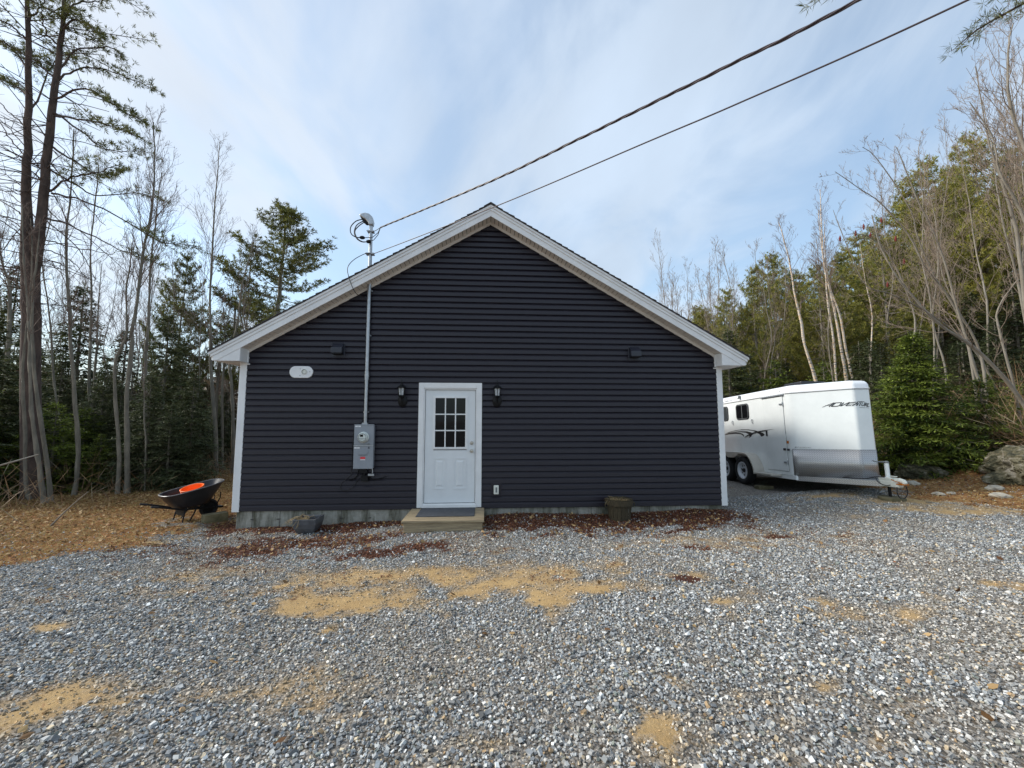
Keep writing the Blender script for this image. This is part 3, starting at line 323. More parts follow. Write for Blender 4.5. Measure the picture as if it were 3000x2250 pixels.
def groundmat():
    m,nt,N,L,B=nmat('gravel_ground')
    tc=N.new('ShaderNodeTexCoord'); O=tc.outputs['Object']
    def noise(sc,det=6,ro=.6):
        n=N.new('ShaderNodeTexNoise'); n.inputs['Scale'].default_value=sc; n.inputs['Detail'].default_value=det; n.inputs['Roughness'].default_value=ro; L.new(O,n.inputs['Vector']); return n.outputs['Fac']
    def ramp(src,st):
        r=N.new('ShaderNodeValToRGB'); e=r.color_ramp.elements; e[0].position=st[0][0]; e[0].color=(*st[0][1],1); e[1].position=st[-1][0]; e[1].color=(*st[-1][1],1)
        for p,c in st[1:-1]: q=e.new(p); q.color=(*c,1)
        L.new(src,r.inputs[0]); return r.outputs[0]
    def attr(n): a=N.new('ShaderNodeAttribute'); a.attribute_name=n; return a.outputs['Fac']
    def mix(f,a,b,bt='MIX'):
        x=N.new('ShaderNodeMix'); x.data_type='RGBA'; x.blend_type=bt
        if isinstance(f,float): x.inputs[0].default_value=f
        else: L.new(f,x.inputs[0])
        L.new(a,x.inputs[6]); L.new(b,x.inputs[7]); return x.outputs[2]
    def math_(op,a,b,c=None):
        x=N.new('ShaderNodeMath'); x.operation=op; x.use_clamp=False
        for i,q in enumerate((a,b,c)):
            if q is None: continue
            if isinstance(q,(int,float)): x.inputs[i].default_value=q
            else: L.new(q,x.inputs[i])
        return x.outputs[0]
    def thr(a,nz,lo,hi,amt):
        s=math_('MULTIPLY_ADD',nz,amt,a); s=math_('SUBTRACT',s,amt*.5); x=N.new('ShaderNodeMapRange'); x.interpolation_type='SMOOTHSTEP'; x.inputs['From Min'].default_value=lo; x.inputs['From Max'].default_value=hi; L.new(s,x.inputs[0]); return x.outputs[0]
    vo=N.new('ShaderNodeTexVoronoi'); vo.inputs['Scale'].default_value=58; L.new(O,vo.inputs['Vector'])
    sp=N.new('ShaderNodeSeparateColor'); L.new(vo.outputs['Color'],sp.inputs[0])
    grav=ramp(sp.outputs[0],[(0,(.07,.07,.07)),(.3,(.16,.165,.168)),(.55,(.24,.245,.245)),(.75,(.31,.305,.29)),(.88,(.42,.41,.39)),(1,(.55,.53,.49))])
    vd=ramp(vo.outputs['Distance'],[(.0,(1,1,1)),(.75,(.55,.55,.55)),(1,(.2,.2,.2))])
    grav=mix(1.0,grav,vd,'MULTIPLY')
    f1=noise(260,4); f2=noise(30,8,.7); f3=noise(5,8,.65)
    sand=mix(1.0,ramp(f3,[(.3,(.42,.27,.12)),(.7,(.60,.41,.19))]),ramp(f1,[(.3,(.55,.55,.55)),(.6,(1,1,1))]),'MULTIPLY')
    mul=ramp(f2,[(.3,(.022,.012,.009)),(.5,(.075,.028,.018)),(.72,(.16,.065,.035))])
    lit=mix(1.0,ramp(f3,[(.32,(.17,.07,.03)),(.5,(.37,.175,.065)),(.68,(.48,.27,.11))]),ramp(f2,[(.3,(.35,.33,.3)),(.6,(1,1,1))]),'MULTIPLY')
    grav=mix(.12,grav,sand); c=mix(thr(attr('sand'),f2,.15,1.05,1.0),grav,sand)
    c=mix(thr(attr('litter'),f2,.35,.65,.8),c,lit)
    c=mix(thr(attr('mulch'),f2,.35,.65,.8),c,mul)
    L.new(c,B.inputs['Base Color']); B.inputs['Roughness'].default_value=.92; B.inputs['Specular IOR Level'].default_value=.25
    hh=math_('MULTIPLY',vo.outputs['Distance'],-1.0); inv=math_('SUBTRACT',1.0,attr('sand')); hh=math_('MULTIPLY',hh,inv); hh=math_('MULTIPLY_ADD',f2,.6,hh); hh=math_('MULTIPLY_ADD',f1,.25,hh)
    b=N.new('ShaderNodeBump'); b.inputs['Distance'].default_value=.018; b.inputs['Strength'].default_value=.9; L.new(hh,b.inputs['Height']); L.new(b.outputs[0],B.inputs['Normal'])
    return m
me=npmesh('ground',Vg,[Fg],{'sand':sa,'mulch':mu,'litter':li},smooth=True)
ground=linkmesh('ground',me,groundmat()); tag(ground,kind='structure')
# ------------------------------------------------------------------ gravel stones
rng=np.random.RandomState(7)
def scatter(n,x0,x1,y0,y1):
    return rng.uniform(x0,x1,n),rng.uniform(y0,y1,n)
def inhouse(x,y): return (x>-3.75)&(x<5.17)&(y>-.01)
px,py=scatter(620000,-12,15,-6.3,1.2)
k=(np.abs(px-.64)<(py+7.6)*1.32+1.8)&~inhouse(px,py)&(py<np.where(px>5,1.2,-.02))
near=np.clip(1.15-(py+6)*.10,.5,1); k&=rng.rand(len(px))<near
px,py=px[k],py[k]; s_,m_,l_=masks(px,py)
bare=sstep(.60,.72,fbm(px,py,1.3,33)+.18*(fbm(px,py,6,34)-.5))
k=rng.rand(len(px))<(1-.9*s_**1.6)*(1-.90*m_)*(1-.93*l_)*(1-.4*bare); px,py,s_,l_=px[k],py[k],s_[k],l_[k]
n=len(px); pz=hgt(px,py)
cube=np.array([(-1,-1,-1),(1,-1,-1),(1,1,-1),(-1,1,-1),(-1,-1,1),(1,-1,1),(1,1,1),(-1,1,1)],float)
cf=np.array([(0,3,2,1),(4,5,6,7),(0,1,5,4),(1,2,6,5),(2,3,7,6),(3,0,4,7)])
r=np.exp(rng.normal(np.log(.0066),.34,n)).clip(.003,.017)*(1-.25*s_)
P=cube[None]*(1+rng.uniform(-.48,.12,(n,8,3)))*np.stack([r*rng.uniform(.9,1.35,n),r*rng.uniform(.7,1,n),r*rng.uniform(.45,.8,n)],1)[:,None,:]
a=rng.uniform(0,2*PI,n); t=rng.normal(0,.45,n); t2=rng.normal(0,.45,n)
def rotx(P,t,i,j):
    c,s=np.cos(t)[:,None],np.sin(t)[:,None]; A,B=P[:,:,i].copy(),P[:,:,j].copy(); P[:,:,i]=A*c-B*s; P[:,:,j]=A*s+B*c
rotx(P,t,1,2); rotx(P,t2,0,2); rotx(P,a,0,1)
P+=np.stack([px,py,pz+r*rng.uniform(.15,.9,n)],1)[:,None,:]
u=rng.rand(n); pal=np.array([(.07,.072,.073),(.12,.125,.128),(.165,.172,.176),(.22,.228,.23),(.28,.285,.275),(.38,.38,.37),(.47,.47,.455),(.34,.29,.21),(.24,.17,.10),(.14,.155,.14)])
ci=np.searchsorted(np.cumsum([.07,.13,.17,.19,.16,.11,.045,.065,.025,.035]),u).clip(0,9); col=pal[ci]*rng.uniform(.75,1.25,(n,1))*1.45
warm=np.clip(s_*1.15-.12,0,.8)[:,None]; col=col*(1-warm)+(col*.5+.13)*np.array([1.55,1.1,.58])*warm
me=npmesh('gravel',P.reshape(-1,3),[(cf[None]+np.arange(n)[:,None,None]*8).reshape(-1,4)],{'col':np.repeat(col,8,axis=0)})
tag(linkmesh('gravel',me,colattr('crushed_stone')),'loose crushed grey stones covering the driveway','gravel',kind='stuff')
# ------------------------------------------------------------------ leaves, mulch chips, dry grass (flat flakes lying on the ground)
def flakes(name,px,py,size,mat_,label,cat,lift=.01,tilt=.5,asp=.55,vlo=0,vhi=1,curl=True):
    n=len(px); z=hgt(px,py)+lift*rng.rand(n); a=rng.uniform(0,2*PI,n)
    sz=size*rng.uniform(.55,1.3,n)
    base=np.array([(-1,0,0),(-.35,-1,.12),(.35,-.9,.0),(1,0,.22),(.35,.9,.1),(-.35,1,0)],float)
    P=base[None]*np.stack([sz,sz*asp*rng.uniform(.6,1.2,n),sz*rng.uniform(-1,1.3,n)],1)[:,None,:]
    rotx(P,rng.normal(0,tilt,n),1,2); rotx(P,rng.normal(0,tilt,n),0,2); rotx(P,a,0,1)
    P+=np.stack([px,py,z+sz*.3],1)[:,None,:]
    F=np.array([(0,1,2,5),(5,2,4,5)]); F=np.array([(0,1,2,3),(0,3,4,5)])
    me=npmesh(name,P.reshape(-1,3),[(F[None]+np.arange(n)[:,None,None]*6).reshape(-1,4)],{'v':np.repeat(rng.uniform(vlo,vhi,n),6)})
    return tag(linkmesh(name,me,mat_),label,cat,kind='stuff')
px,py=scatter(150000,-4.8,6,-3.2,.25); s_,m_,l_=masks(px,py); k=(rng.rand(len(px))<m_*.65)&~inhouse(px,py); px,py=px[k],py[k]
M['mulch_chip']=leafmat('mulch_chips',(.022,.009,.006),(.10,.032,.018),(.24,.10,.05),trans=0,rough=.85)
flakes('mulch',px,py,.014,M['mulch_chip'],'dark red bark mulch strewn along the front wall','mulch',.012,.5,.4)
# fallen leaves: wood edges, yard, along the wall and a few on the gravel
L1=scatter(80000,-16,-3.9,-4,14); s_,m_,l_=masks(*L1); k=(rng.rand(80000)<l_*(.30+.5*sstep(-6.2,-7.4,L1[0])))&~inhouse(*L1); L1=(L1[0][k],L1[1][k])
L2=scatter(42000,8.8,22,-3,14); s_,m_,l_=masks(*L2); k=rng.rand(42000)<l_*.7; L2=(L2[0][k],L2[1][k])
L3=scatter(9000,-4.4,5.4,-1.6,.0); s_,m_,l_=masks(*L3); k=(rng.rand(9000)<(.03+.14*m_))&~inhouse(*L3); L3=(L3[0][k],L3[1][k])
L4=scatter(260,-6,9,-5.6,-1.2)
xx=np.concatenate([q[0] for q in (L1,L2,L3,L4)]); yy=np.concatenate([q[1] for q in (L1,L2,L3,L4)])
flakes('fallen_leaves',xx,yy,.028,M['brown_leaf'],'dry brown leaves fallen on the yard and wood edges','leaves',.02,.45,.6)
def grass(n0,x0,x1,y0,y1,dens):
    x,y=scatter(n0,x0,x1,y0,y1); s_,m_,l_=masks(x,y); k=(rng.rand(n0)<l_*dens)&~inhouse(x,y); return x[k],y[k]
A1=grass(150000,-10,-3.9,-4,9,.85); A2=grass(60000,8.8,15,-4,5,.7)
x=np.concatenate([A1[0],A2[0]]); y=np.concatenate([A1[1],A2[1]]); tb=TB(); n=len(x)
d=np.stack([rng.normal(0,1,n),rng.normal(0,1,n),rng.uniform(.0,.55,n)],1)
tb.blades(np.stack([x,y,hgt(x,y)+.004],1),d,rng.uniform(.03,.10,n),.006,rng.uniform(0,1,n),rng=rng)
M['dry_grass']=leafmat('dry_grass',(.20,.08,.03),(.50,.25,.09),(.46,.38,.15),trans=.2,rough=.7)
tag(linkmesh('dry_grass',tb.mesh('dry_grass'),M['dry_grass']),'matted dead grass and pine needles on the yard','grass',kind='stuff')
# ------------------------------------------------------------------ house
RX=.72; HW=4.46; WL=RX-HW; WR=RX+HW; EH=4.79; SL=.583; ZB=-.11; DEEP=8.0; ZA=5.257; ZE=2.5
house=thing('garage_house','single storey dark lap sided building with white trim and a nine pane door','building',(RX,0,-.45))
line=lambda x,b=0: ZA-SL*abs(x-RX)+b
srd=random.Random(12); e=.1086; mb=MB(); z=ZB; i=0
while z<5.24:
    z1=z+e; hw=min(HW-.02,(5.25-z)/SL); hw1=min(HW-.02,max((5.25-z1)/SL,0.0))
    segs=[(RX-hw,RX+hw,RX-hw1,RX+hw1)]
    if z<2.14: segs=[(RX-hw,-.52,RX-hw1,-.52),(.52,RX+hw,.52,RX+hw1)]
    cut=[]
    for a,b,a1,b1 in segs:   # staggered lap joints: every course is made of boards, one a hair proud of the next
        js=[a]; q=a+srd.uniform(.6,3.4)
        while q<b-.5: js.append(q); q+=srd.uniform(2.2,3.6)
        js.append(b)
        for k_ in range(len(js)-1): cut.append((js[k_],js[k_+1],a1 if k_==0 else js[k_],b1 if k_==len(js)-2 else js[k_+1],.0016*(k_%2)+srd.uniform(-.0006,.0006)))
    for a,b,a1,b1,o_ in cut:
        prof=[(.01,z),(-.022-o_,z),(-.0245-o_,z+.005),(-.0205-o_,z+.070),(-.009-o_,z+.084),(.003,z+e+.002)]
        vs=[]; 
        for y_,z_ in prof: f=min(1,(z_-z)/e); vs+=[(a+(a1-a)*f,y_,z_),(b+(b1-b)*f,y_,z_)]
        mb.add(vs,[(2*i_,2*i_+1,2*i_+3,2*i_+2) for i_ in range(len(prof)-1)]+([(2,4,6,8,10,0)] if o_>.001 else [])+([(3,1,11,9,7,5)] if o_>.001 else []))
    z=z1; i+=1
# plain boarded sides and back
for X0,sg in ((WL,-1),(WR,1)):
    z=ZB
    while z<ZE+.1:
        xo=X0+sg*.012; xi=X0
        mb.add([(xo,.02,z),(xo,DEEP,z),(xi,DEEP,z+e),(xi,.02,z+e),(xi-sg*.02,.02,z),(xi-sg*.02,DEEP,z)],[(0,1,2,3),(4,5,1,0)]); z+=e
mb.prismY([(WL,ZB),(WR,ZB),(WR,line(WR)),(RX,ZA-.03),(WL,line(WL))],DEEP-.02,DEEP)
o=mb.build('wall',M['siding'],house); o['label']='dark navy horizontal lap siding'
mb=MB(); mb.prismY([(WL+.03,ZB),(-.53,ZB),(-.53,2.2),(.53,2.2),(.53,ZB),(WR-.03,ZB),(WR-.03,line(WR)-.05),(RX,ZA-.08),(WL+.03,line(WL)-.05)],.03,.12); mb.build('sheathing',M['black_metal'],house)
mb=MB(); FX0,FX1=-3.69,5.11
mb.box(FX0,FX1,.012,.25,-.95,-.085); mb.box(FX0,FX0+.2,.25,DEEP-.05,-1.2,-.085); mb.box(FX1-.2,FX1,.25,DEEP-.05,-1.2,-.085)
fo=mb.build('foundation',M['concrete'],house,bevel=.006)
for x in (-3.42,-2.95,-2.52,-1.9,-1.45,1.3,2.0,2.6,3.7,4.3,4.85): mb=MB(); mb.box(x-.004,x+.004,.0105,.02,-.6,-.09); mb.build('form_joint',M['groove'],fo)
for x in (-3.42,-2.98,-2.5,-1.9,-1.4): mb=MB(); mb.box(x-.022,x+.022,.002,.02,-.262,-.248); mb.build('form_tie',M['groove'],fo)
# corner boards
for x0,x1 in ((WL-.015,WL+.108),(WR-.098,WR+.015)):
    mb=MB(); mb.box(x0,x1,-.028,.012,ZB-.012,ZE+.01)
    if x0<0: mb.box(x0,x0+.012,.012,.11,ZB-.012,ZE)
    else: mb.box(x1-.012,x1,.012,.11,ZB-.012,ZE)
    mb.build('corner_board',M['white_trim'],house,bevel=.004)
# roof
def rakes(y0,y1,a,b,eh,mi,mb,endz=None):
    for sg in (-1,1):
        xe=RX+sg*eh
        mb.prismY([(RX,ZA+a),(RX,ZA+b),(xe,line(xe,b)),(xe,line(xe,a))],y0,y1,mi)
mb=MB(); rakes(-.262,DEEP+.26,.06,.2,EH-.03,0,mb); roof=mb.build('roof',M['old_wood'],house)
mb=MB(); rakes(-.325,DEEP+.33,.214,.226,EH+.075,0,mb)
zz=0
for sg in (-1,1):
    nst=44
    for i in range(nst):
        u0=i*(EH+.06)/nst; u1=(i+1)*(EH+.06)/nst
        xa,xb=RX+sg*u0,RX+sg*u1
        mb.prismY([(xa,line(xa,.224)),(xa,line(xa,.228)),(xb,line(xb,.243+(.004 if i%3==0 else 0))),(xb,line(xb,.224))],-.33-(.006 if i%2 else 0),DEEP+.33)
mb.prismY([(RX-.13,line(RX-.13,.236)),(RX,ZA+.236),(RX+.13,line(RX+.13,.236)),(RX+.13,line(RX+.13,.246)),(RX,ZA+.25),(RX-.13,line(RX-.13,.246))],-.335,DEEP+.335)
mb.build('shingles',M['shingle'],roof)
mb=MB()
for sg in (-1,1):
    xe=RX+sg*EH; xk=RX+sg*(ZA-ZE)/SL
    mb.prismY([(RX,ZA),(RX,ZA+.117),(xe,line(xe,.117)),(xe,ZE),(xk,ZE)],-.282,-.262)
mb.build('fascia',M['white_trim'],roof,bevel=.003)
mb=MB(); rakes(-.297,-.262,.112,.166,EH+.03,0,mb); rakes(-.313,-.262,.1665,.212,EH+.055,0,mb)
for sg in (-1,1):
    xe=RX+sg*(EH+.0); mb.box(min(xe,xe+sg*.03),max(xe,xe+sg*.03),-.262,DEEP+.26,line(xe,.05),line(xe,.2))
mb.build('rake_trim',M['white_trim'],roof,bevel=.003)
mb=MB()
for sg in (-1,1):
    x=.0
    pitch=.0752
    while x<HW-.0:
        xa,xb=RX+sg*(x+.0045),RX+sg*min(x+pitch-.0045,HW-.12); 
        if x+pitch>HW-.1: break
        mb.prismY([(xa,line(xa,.012)),(xa,line(xa,.02)),(xb,line(xb,.02)),(xb,line(xb,.012))],-.2605,-.035); x+=pitch
    xa,xb=RX+sg*(x+.004),RX+sg*(HW-.121); mb.prismY([(xa,line(xa,.012)),(xa,line(xa,.02)),(xb,line(xb,.02)),(xb,line(xb,.012))],-.2605,-.035)
    xe=RX+sg*(HW-.1)
    mb.prismY([(RX,ZA+.006),(RX,ZA+.018),(xe,line(xe,.018)),(xe,line(xe,.006))],-.0345,.0)
    mb.prismY([(RX,ZA-.042),(RX,ZA+.005),(xe,line(xe,.005)),(xe,line(xe,-.042))],-.03,-.004)
mb.build('soffit',M['soffit'],roof)
mb=MB(); rakes(-.26,.0,.022,.03,HW-.1,0,mb); mb.build('soffit_groove_shade',M['groove'],roof)  # dark backing sheet, groove shade between the strips put into its colour
for sg in (-1,1):
    xi=RX+sg*(HW-.12); xe=RX+sg*EH; xk=RX+sg*(ZA-ZE)/SL
    mb=MB(); mb.prismY([(RX+sg*((ZA-ZE)/SL-.0),ZE),(xi,ZE),(xi,line(xi,.01))],-.274,-.254)
    a,b=sorted((xi,xi+sg*.018)); mb.box(a,b,-.2535,.0,ZE,line(xi,.012))
    a,b=sorted((xi+sg*.02,xe-sg*.004)); mb.box(a,b,-.2535,-.03,ZE,ZE+.014)
    a,b=sorted((RX+sg*(HW+.018),xe-sg*.004)); mb.box(a,b,-.029,DEEP+.2,ZE,ZE+.014)
    a,b=sorted((xi-sg*.03,xi+sg*.1)); mb.box(a,b,-.04,-.0,ZE-.035,ZE-.012)
    a,b=sorted((xi-sg*.012,xi)); mb.box(a,b,-.045,-.0,ZE,line(xi,-.0))
    mb.build('cornice_return',M['white_trim'],roof,bevel=.002)
# door
door=MB(); 
def ring(mb,x0,x1,z0,z1,w,y0,y1,mi=0):
    mb.box(x0,x1,y0,y1,z1-w,z1,mi); mb.box(x0,x1,y0,y1,z0,z0+w,mi); mb.box(x0,x0+w,y0,y1,z0+w,z1-w,mi); mb.box(x1-w,x1,y0,y1,z0+w,z1-w,mi)
mb=MB(); mb.box(-.576,-.482,-.045,.03,-.085,2.16); mb.box(.482,.576,-.045,.03,-.085,2.16); mb.box(-.482,.482,-.045,.03,2.062,2.16)
mb.box(-.4815,-.462,-.03,.03,-.03,2.0615); mb.box(.462,.4815,-.03,.03,-.03,2.0615); mb.box(-.462,.462,-.03,.03,2.036,2.0615)
df=mb.build('door_frame',M['white_trim'],house,bevel=.003)
mb=MB(); mb.box(-.4815,.4815,-.06,.03,-.083,-.035); mb.box(-.4815,.4815,-.03,.03,-.0345,-.018); mb.build('threshold',M['white_trim'],df)
mb=MB(); mb.box(-.455,.455,.0,.028,-.008,.93); mb.box(-.455,-.30,.0,.028,.93,2.03); mb.box(.30,.455,.0,.028,.93,2.03); mb.box(-.30,.30,.0,.028,1.915,2.03)
dr=mb.build('door',M['door'],house,bevel=.002); 
mb=MB(); ring(mb,-.318,.318,.945,1.922,.026,-.012,.0015); ring(mb,-.296,.296,.965,1.903,.022,-.018,-.002)
for x in (-.0925,.0925): mb.box(x-.011,x+.011,-.010,.004,.985,1.885)
for zc in (1.2865,1.5835):
    for xa,xb in ((-.276,-.1035),(-.0815,.0815),(.1035,.276)): mb.box(xa,xb,-.010,.004,zc-.011,zc+.011)
wf=mb.build('window_grille',M['white_trim'],dr,bevel=.0015)
mb=MB(); mb.box(-.29,.29,.006,.012,.97,1.9); mb.build('pane',M['glass_dark'],dr)
for x0,x1 in ((-.298,-.068),(.068,.298)):
    mb=MB(); ring(mb,x0,x1,.232,.795,.02,-.007,.001)
    a,b,c,d=x0+.045,x1-.045,.28,.748; y=.001
    mb.add([(a,y,c),(b,y,c),(b,y,d),(a,y,d),(a+.03,-.009,c+.03),(b-.03,-.009,c+.03),(b-.03,-.009,d-.03),(a+.03,-.009,d-.03)],[(4,5,6,7),(0,1,5,4),(1,2,6,5),(2,3,7,6),(3,0,4,7)])
    mb.build('panel_moulding',M['door'],dr)
mb=MB(); mb.lathe([(.034,0),(.034,.008),(.026,.014),(.022,.02),(.0,.021)],(.393,-.0005,1.06),'Y',20); mb.build('deadbolt',M['nickel'],dr,smooth=True)
mb=MB(); mb.lathe([(.034,0),(.034,.006),(.014,.014),(.014,.03),(.029,.04),(.032,.052),(.026,.064),(.0,.067)],(.393,-.0005,.917),'Y',20); mb.build('door_knob',M['nickel'],dr,smooth=True)
# wooden step and mat
st=thing('wooden_step','low pressure treated wooden step in front of the white door','step',(0,-.5,-.26))
zs=-.088
mb=MB(); ys_=[-.985,-.835,-.69,-.545,-.40,-.255,-.065]
for i in range(6): mb.box(-.655,.63,ys_[i],ys_[i+1]-.005,zs-.036,zs)
mb.build('deck_boards',M['deck'],st,bevel=.004)
mb=MB(); mb.box(-.628,.605,-.96,-.922,-.30,zs-.037); mb.box(-.628,-.59,-.9215,-.07,-.34,zs-.037); mb.box(.567,.605,-.9215,-.07,-.34,zs-.037)
mb.build('skirt_board',M['deck'],st,bevel=.003)
mb=MB(); mb.box(-.48,.47,-.73,-.10,zs+.001,zs+.012); ring(mb,-.485,.475,0,1,0,0,0) if 0 else None
o=mb.build('doormat',M['mat_rubber'],None,bevel=.004); tag(o,'dark grey rubber mat lying on the wooden step','doormat')
# ------------------------------------------------------------------ fixtures on the wall
def lantern(x,label):
    t=thing('wall_lantern',label,'lantern',(x,-.02,1.80),group='lanterns beside the door')
    mb=MB(); mb.lathe([(.0,.0),(.082,.0),(.086,.012),(.07,.03),(.045,.045),(.0,.05)],(x,-.018,1.83),'Y',24); 
    for v in range(len(mb.v)): 
        a=mb.v[v]; mb.v[v]=(a[0],a[1],1.83+(a[2]-1.83)*1.35)
    mb.build('backplate',M['black_metal'],t,smooth=True)
    pts=[]; 
    for i in range(9): q=i/8*PI; pts.append((x,-.04-.055*(1-math.cos(q)),1.82-.05*math.sin(q)+.075*(i/8)))
    mb=MB(); mb.tube(pts,.0085,8); mb.lathe([(.0,-.03),(.012,-.02),(.02,0),(.035,.012),(.05,.02),(.05,.03),(.0,.03)],(x,-.15,1.88),'Z',6); mb.build('arm',M['black_metal'],t)
    mb=MB()
    for j in range(6):
        q=2*PI*j/6+PI/6; c,s=math.cos(q),math.sin(q)
        mb.tube([(x+.048*c,-.15+.048*s,1.91),(x+.066*c,-.15+.066*s,2.055)],.0062,5)
    mb.lathe([(.048,1.905),(.056,1.905),(.056,1.922),(.048,1.922)],(x,-.15,0),'Z',6,closed=True)
    mb.build('cage',M['black_metal'],t)
    mb=MB(); mb.lathe([(.040,1.912),(.056,2.055)],(x,-.15,0),'Z',6); mb.build('glass',M['lamp_glass'],t)
    mb=MB(); mb.lathe([(.082,2.05),(.088,2.056),(.060,2.088),(.03,2.105),(.026,2.125),(.012,2.135),(.016,2.15),(.006,2.165),(.009,2.18),(.0,2.215)],(x,-.15,0),'Z',12); mb.build('roof_cap',M['black_metal'],t,smooth=True)
lantern(-.865,'black coach lantern on the wall between the door and the metal conduit')
lantern(.855,'black coach lantern on the wall on the same side of the door as the knob')
def hood(x,z,label):
    t=thing('vent_hood',label,'vent',(x,0,z),group='exhaust hoods high on the front wall')
    w,h=.098,.11
    mb=MB(); mb.box(x-w-.012,x+w+.012,-.03,-.004,z-h-.02,z+h+.012); mb.build('flange',M['vent_dark'],t,bevel=.003)
    mb=MB(); mb.prismX([(-.03,z+h),(-.055,z+h),(-.15,z+.02),(-.15,z-h+.03),(-.03,z-h+.03)],x-w,x+w); mb.build('cowl',M['vent_dark'],t,bevel=.008,seg=2)
    mb=MB(); mb.box(x-w+.014,x+w-.014,-.135,-.032,z-h+.012,z-h+.028); mb.build('grille',M['black_metal'],t)
hood(-2.04,2.76,'dark square exhaust hood on the wall over the oval cover')
hood(3.47,2.755,'dark square exhaust hood alone on the wall far from the meter')
t=thing('oval_vent_cover','white oval cover plate with a small round louvre under the eave','vent cover',(-2.68,0,2.34))
def oval(cx,cz,a,b,n=40):
    pts=[]
    for j in range(n): q=2*PI*j/n; c,s=math.cos(q),math.sin(q); pts.append((cx+(a-b)*(1 if c>0 else -1)*(1 if abs(c)>1e-6 else 0)+b*c,cz+b*s))
    return pts
mb=MB(); mb.prismY(oval(-2.68,2.34,.205,.108),-.045,-.004); mb.build('cover_plate',M['white_trim'],t,bevel=.01,seg=3)
mb=MB(); mb.lathe([(.0,0),(.05,0),(.05,.012),(.04,.014),(.04,.004),(.0,.004)],(-2.62,-.0455,2.345),'Y',24)
for i in range(5): mb.box(-2.654+i*.014,-2.647+i*.014,-.0475,-.0458,2.305,2.345,1)
mb.lathe([(.038,0),(.042,0),(.042,.0155),(.038,.0155)],(-2.62,-.0455,2.345),'Y',24,1,True); mb.build('louvre',[M['cream'],M['seam']],t)
for a,b in ((-2.70,2.39),(-2.53,2.34),(-2.70,2.27)): mb=MB(); mb.box(a,a+.011,-.05,-.0455,b,b+.011); mb.build('screw',M['seam'],t)
t=thing('outlet_box','small white outdoor outlet box low on the wall beside the door','outlet',(.845,0,.22))
mb=MB(); mb.box(.75,.94,-.028,-.004,.10,.345); mb.build('mounting_block',M['siding'],t,bevel=.004)
mb=MB(); mb.box(.80,.89,-.065,-.029,.14,.30); mb.build('cover',M['cream'],t,bevel=.01,seg=2)
mb=MB(); mb.box(.832,.862,-.069,-.0655,.175,.265); mb.build('inset',M['seam'],t)
# electric meter panel
t=thing('electric_meter_panel','grey metal meter and breaker panel mounted left of the white door','meter',(-1.51,0,.62))
mb=MB(); mb.box(-1.675,-1.345,-.115,-.02,.625,1.395); bx=mb.build('cabinet',M['grey_paint'],t,bevel=.005)
mb=MB(); mb.box(-1.68,-1.34,-.128,-.1155,1.04,1.40); mb.box(-1.68,-1.34,-.128,-.1155,.62,1.015); mb.box(-1.682,-1.338,-.134,-.1285,1.385,1.402); mb.build('cover_panel',M['grey_paint'],bx,bevel=.003)
mb=MB(); mb.box(-1.682,-1.338,-.136,-.116,1.0165,1.036); mb.build('divider_ledge',M['galv'],bx,bevel=.002)
mt=MB(); mt.lathe([(.095,.0),(.097,.02),(.085,.024),(.085,.07),(.074,.086),(.0,.088)],(-1.515,-.128,1.175),'Y',32); mo=mt.build('meter',M['meter_white'],t,smooth=True)
mb=MB(); mb.box(-1.55,-1.50,-.2185,-.2165,1.185,1.222); mb.build('display',M['glass_dark'],mo)
mb=MB(); mb.lathe([(.062,0),(.068,0),(.068,.003),(.062,.003)],(-1.515,-.216,1.175),'Y',32,closed=True); mb.box(-1.57,-1.46,-.2185,-.216,1.155,1.161); mb.box(-1.545,-1.485,-.2185,-.216,1.135,1.139); mb.build('dial_rim',M['seam'],mo)
mb=MB(); mb.prismY(oval(-1.515,.915,.09,.045),-.137,-.128); mb.build('breaker_flap',M['grey_paint'],t,bevel=.004,seg=2)
mb=MB(); mb.tube([(-1.60,-.130,.86),(-1.54,-.130,.855),(-1.515,-.130,.845),(-1.49,-.130,.855),(-1.43,-.130,.86)],.003,6); mb.build('latch',M['seam'],t); mb=MB(); mb.box(-1.44,-1.40,-.133,-.1285,1.045,1.065); mb.build('catch',M['seam'],t)
mb=MB(); mb.box(-1.56,-1.475,-.1315,-.1285,.79,.83); mb.build('warning_label',M['red_label'],t)
mb=MB(); mb.box(-1.56,-1.475,-.1315,-.1285,.772,.787); mb.build('paper_label',M['label_white'],t)
for a,b in ((-1.665,1.355),(-1.672,.975)): mb=MB(); mb.box(a,a+.097,-.1315,-.1285,b,b+.024); mb.box(a+.047,a+.053,-.1335,-.132,b+.006,b+.018,1); mb.build('paper_label',[M['label_white'],M['vent_dark']],t)
mb=MB(); mb.prismY([(-1.435,.975),(-1.40,.975),(-1.4175,1.01)],-.1325,-.1285); mb.build('arrow_mark',M['vent_dark'],t)
mb=MB(); mb.box(-1.56,-1.46,-.11,-.035,1.396,1.43); mb.build('hub',M['galv'],t,bevel=.004)
mb=MB(); mb.tube([(-1.36,-.07,.62),(-1.355,-.07,.56),(-1.36,-.07,.53)],.009,8); mb.box(-1.43,-1.325,-.09,-.05,.49,.528); mb.build('ground_bar',M['galv'],t,bevel=.002)
mb=MB(); mb.box(-1.58,-1.45,-.09,-.022,.54,.62); mb.box(-1.55,-1.43,-.10,-.022,.40,.50); mb.tube([(-1.50,-.06,.54),(-1.50,-.06,.50)],.02,8)
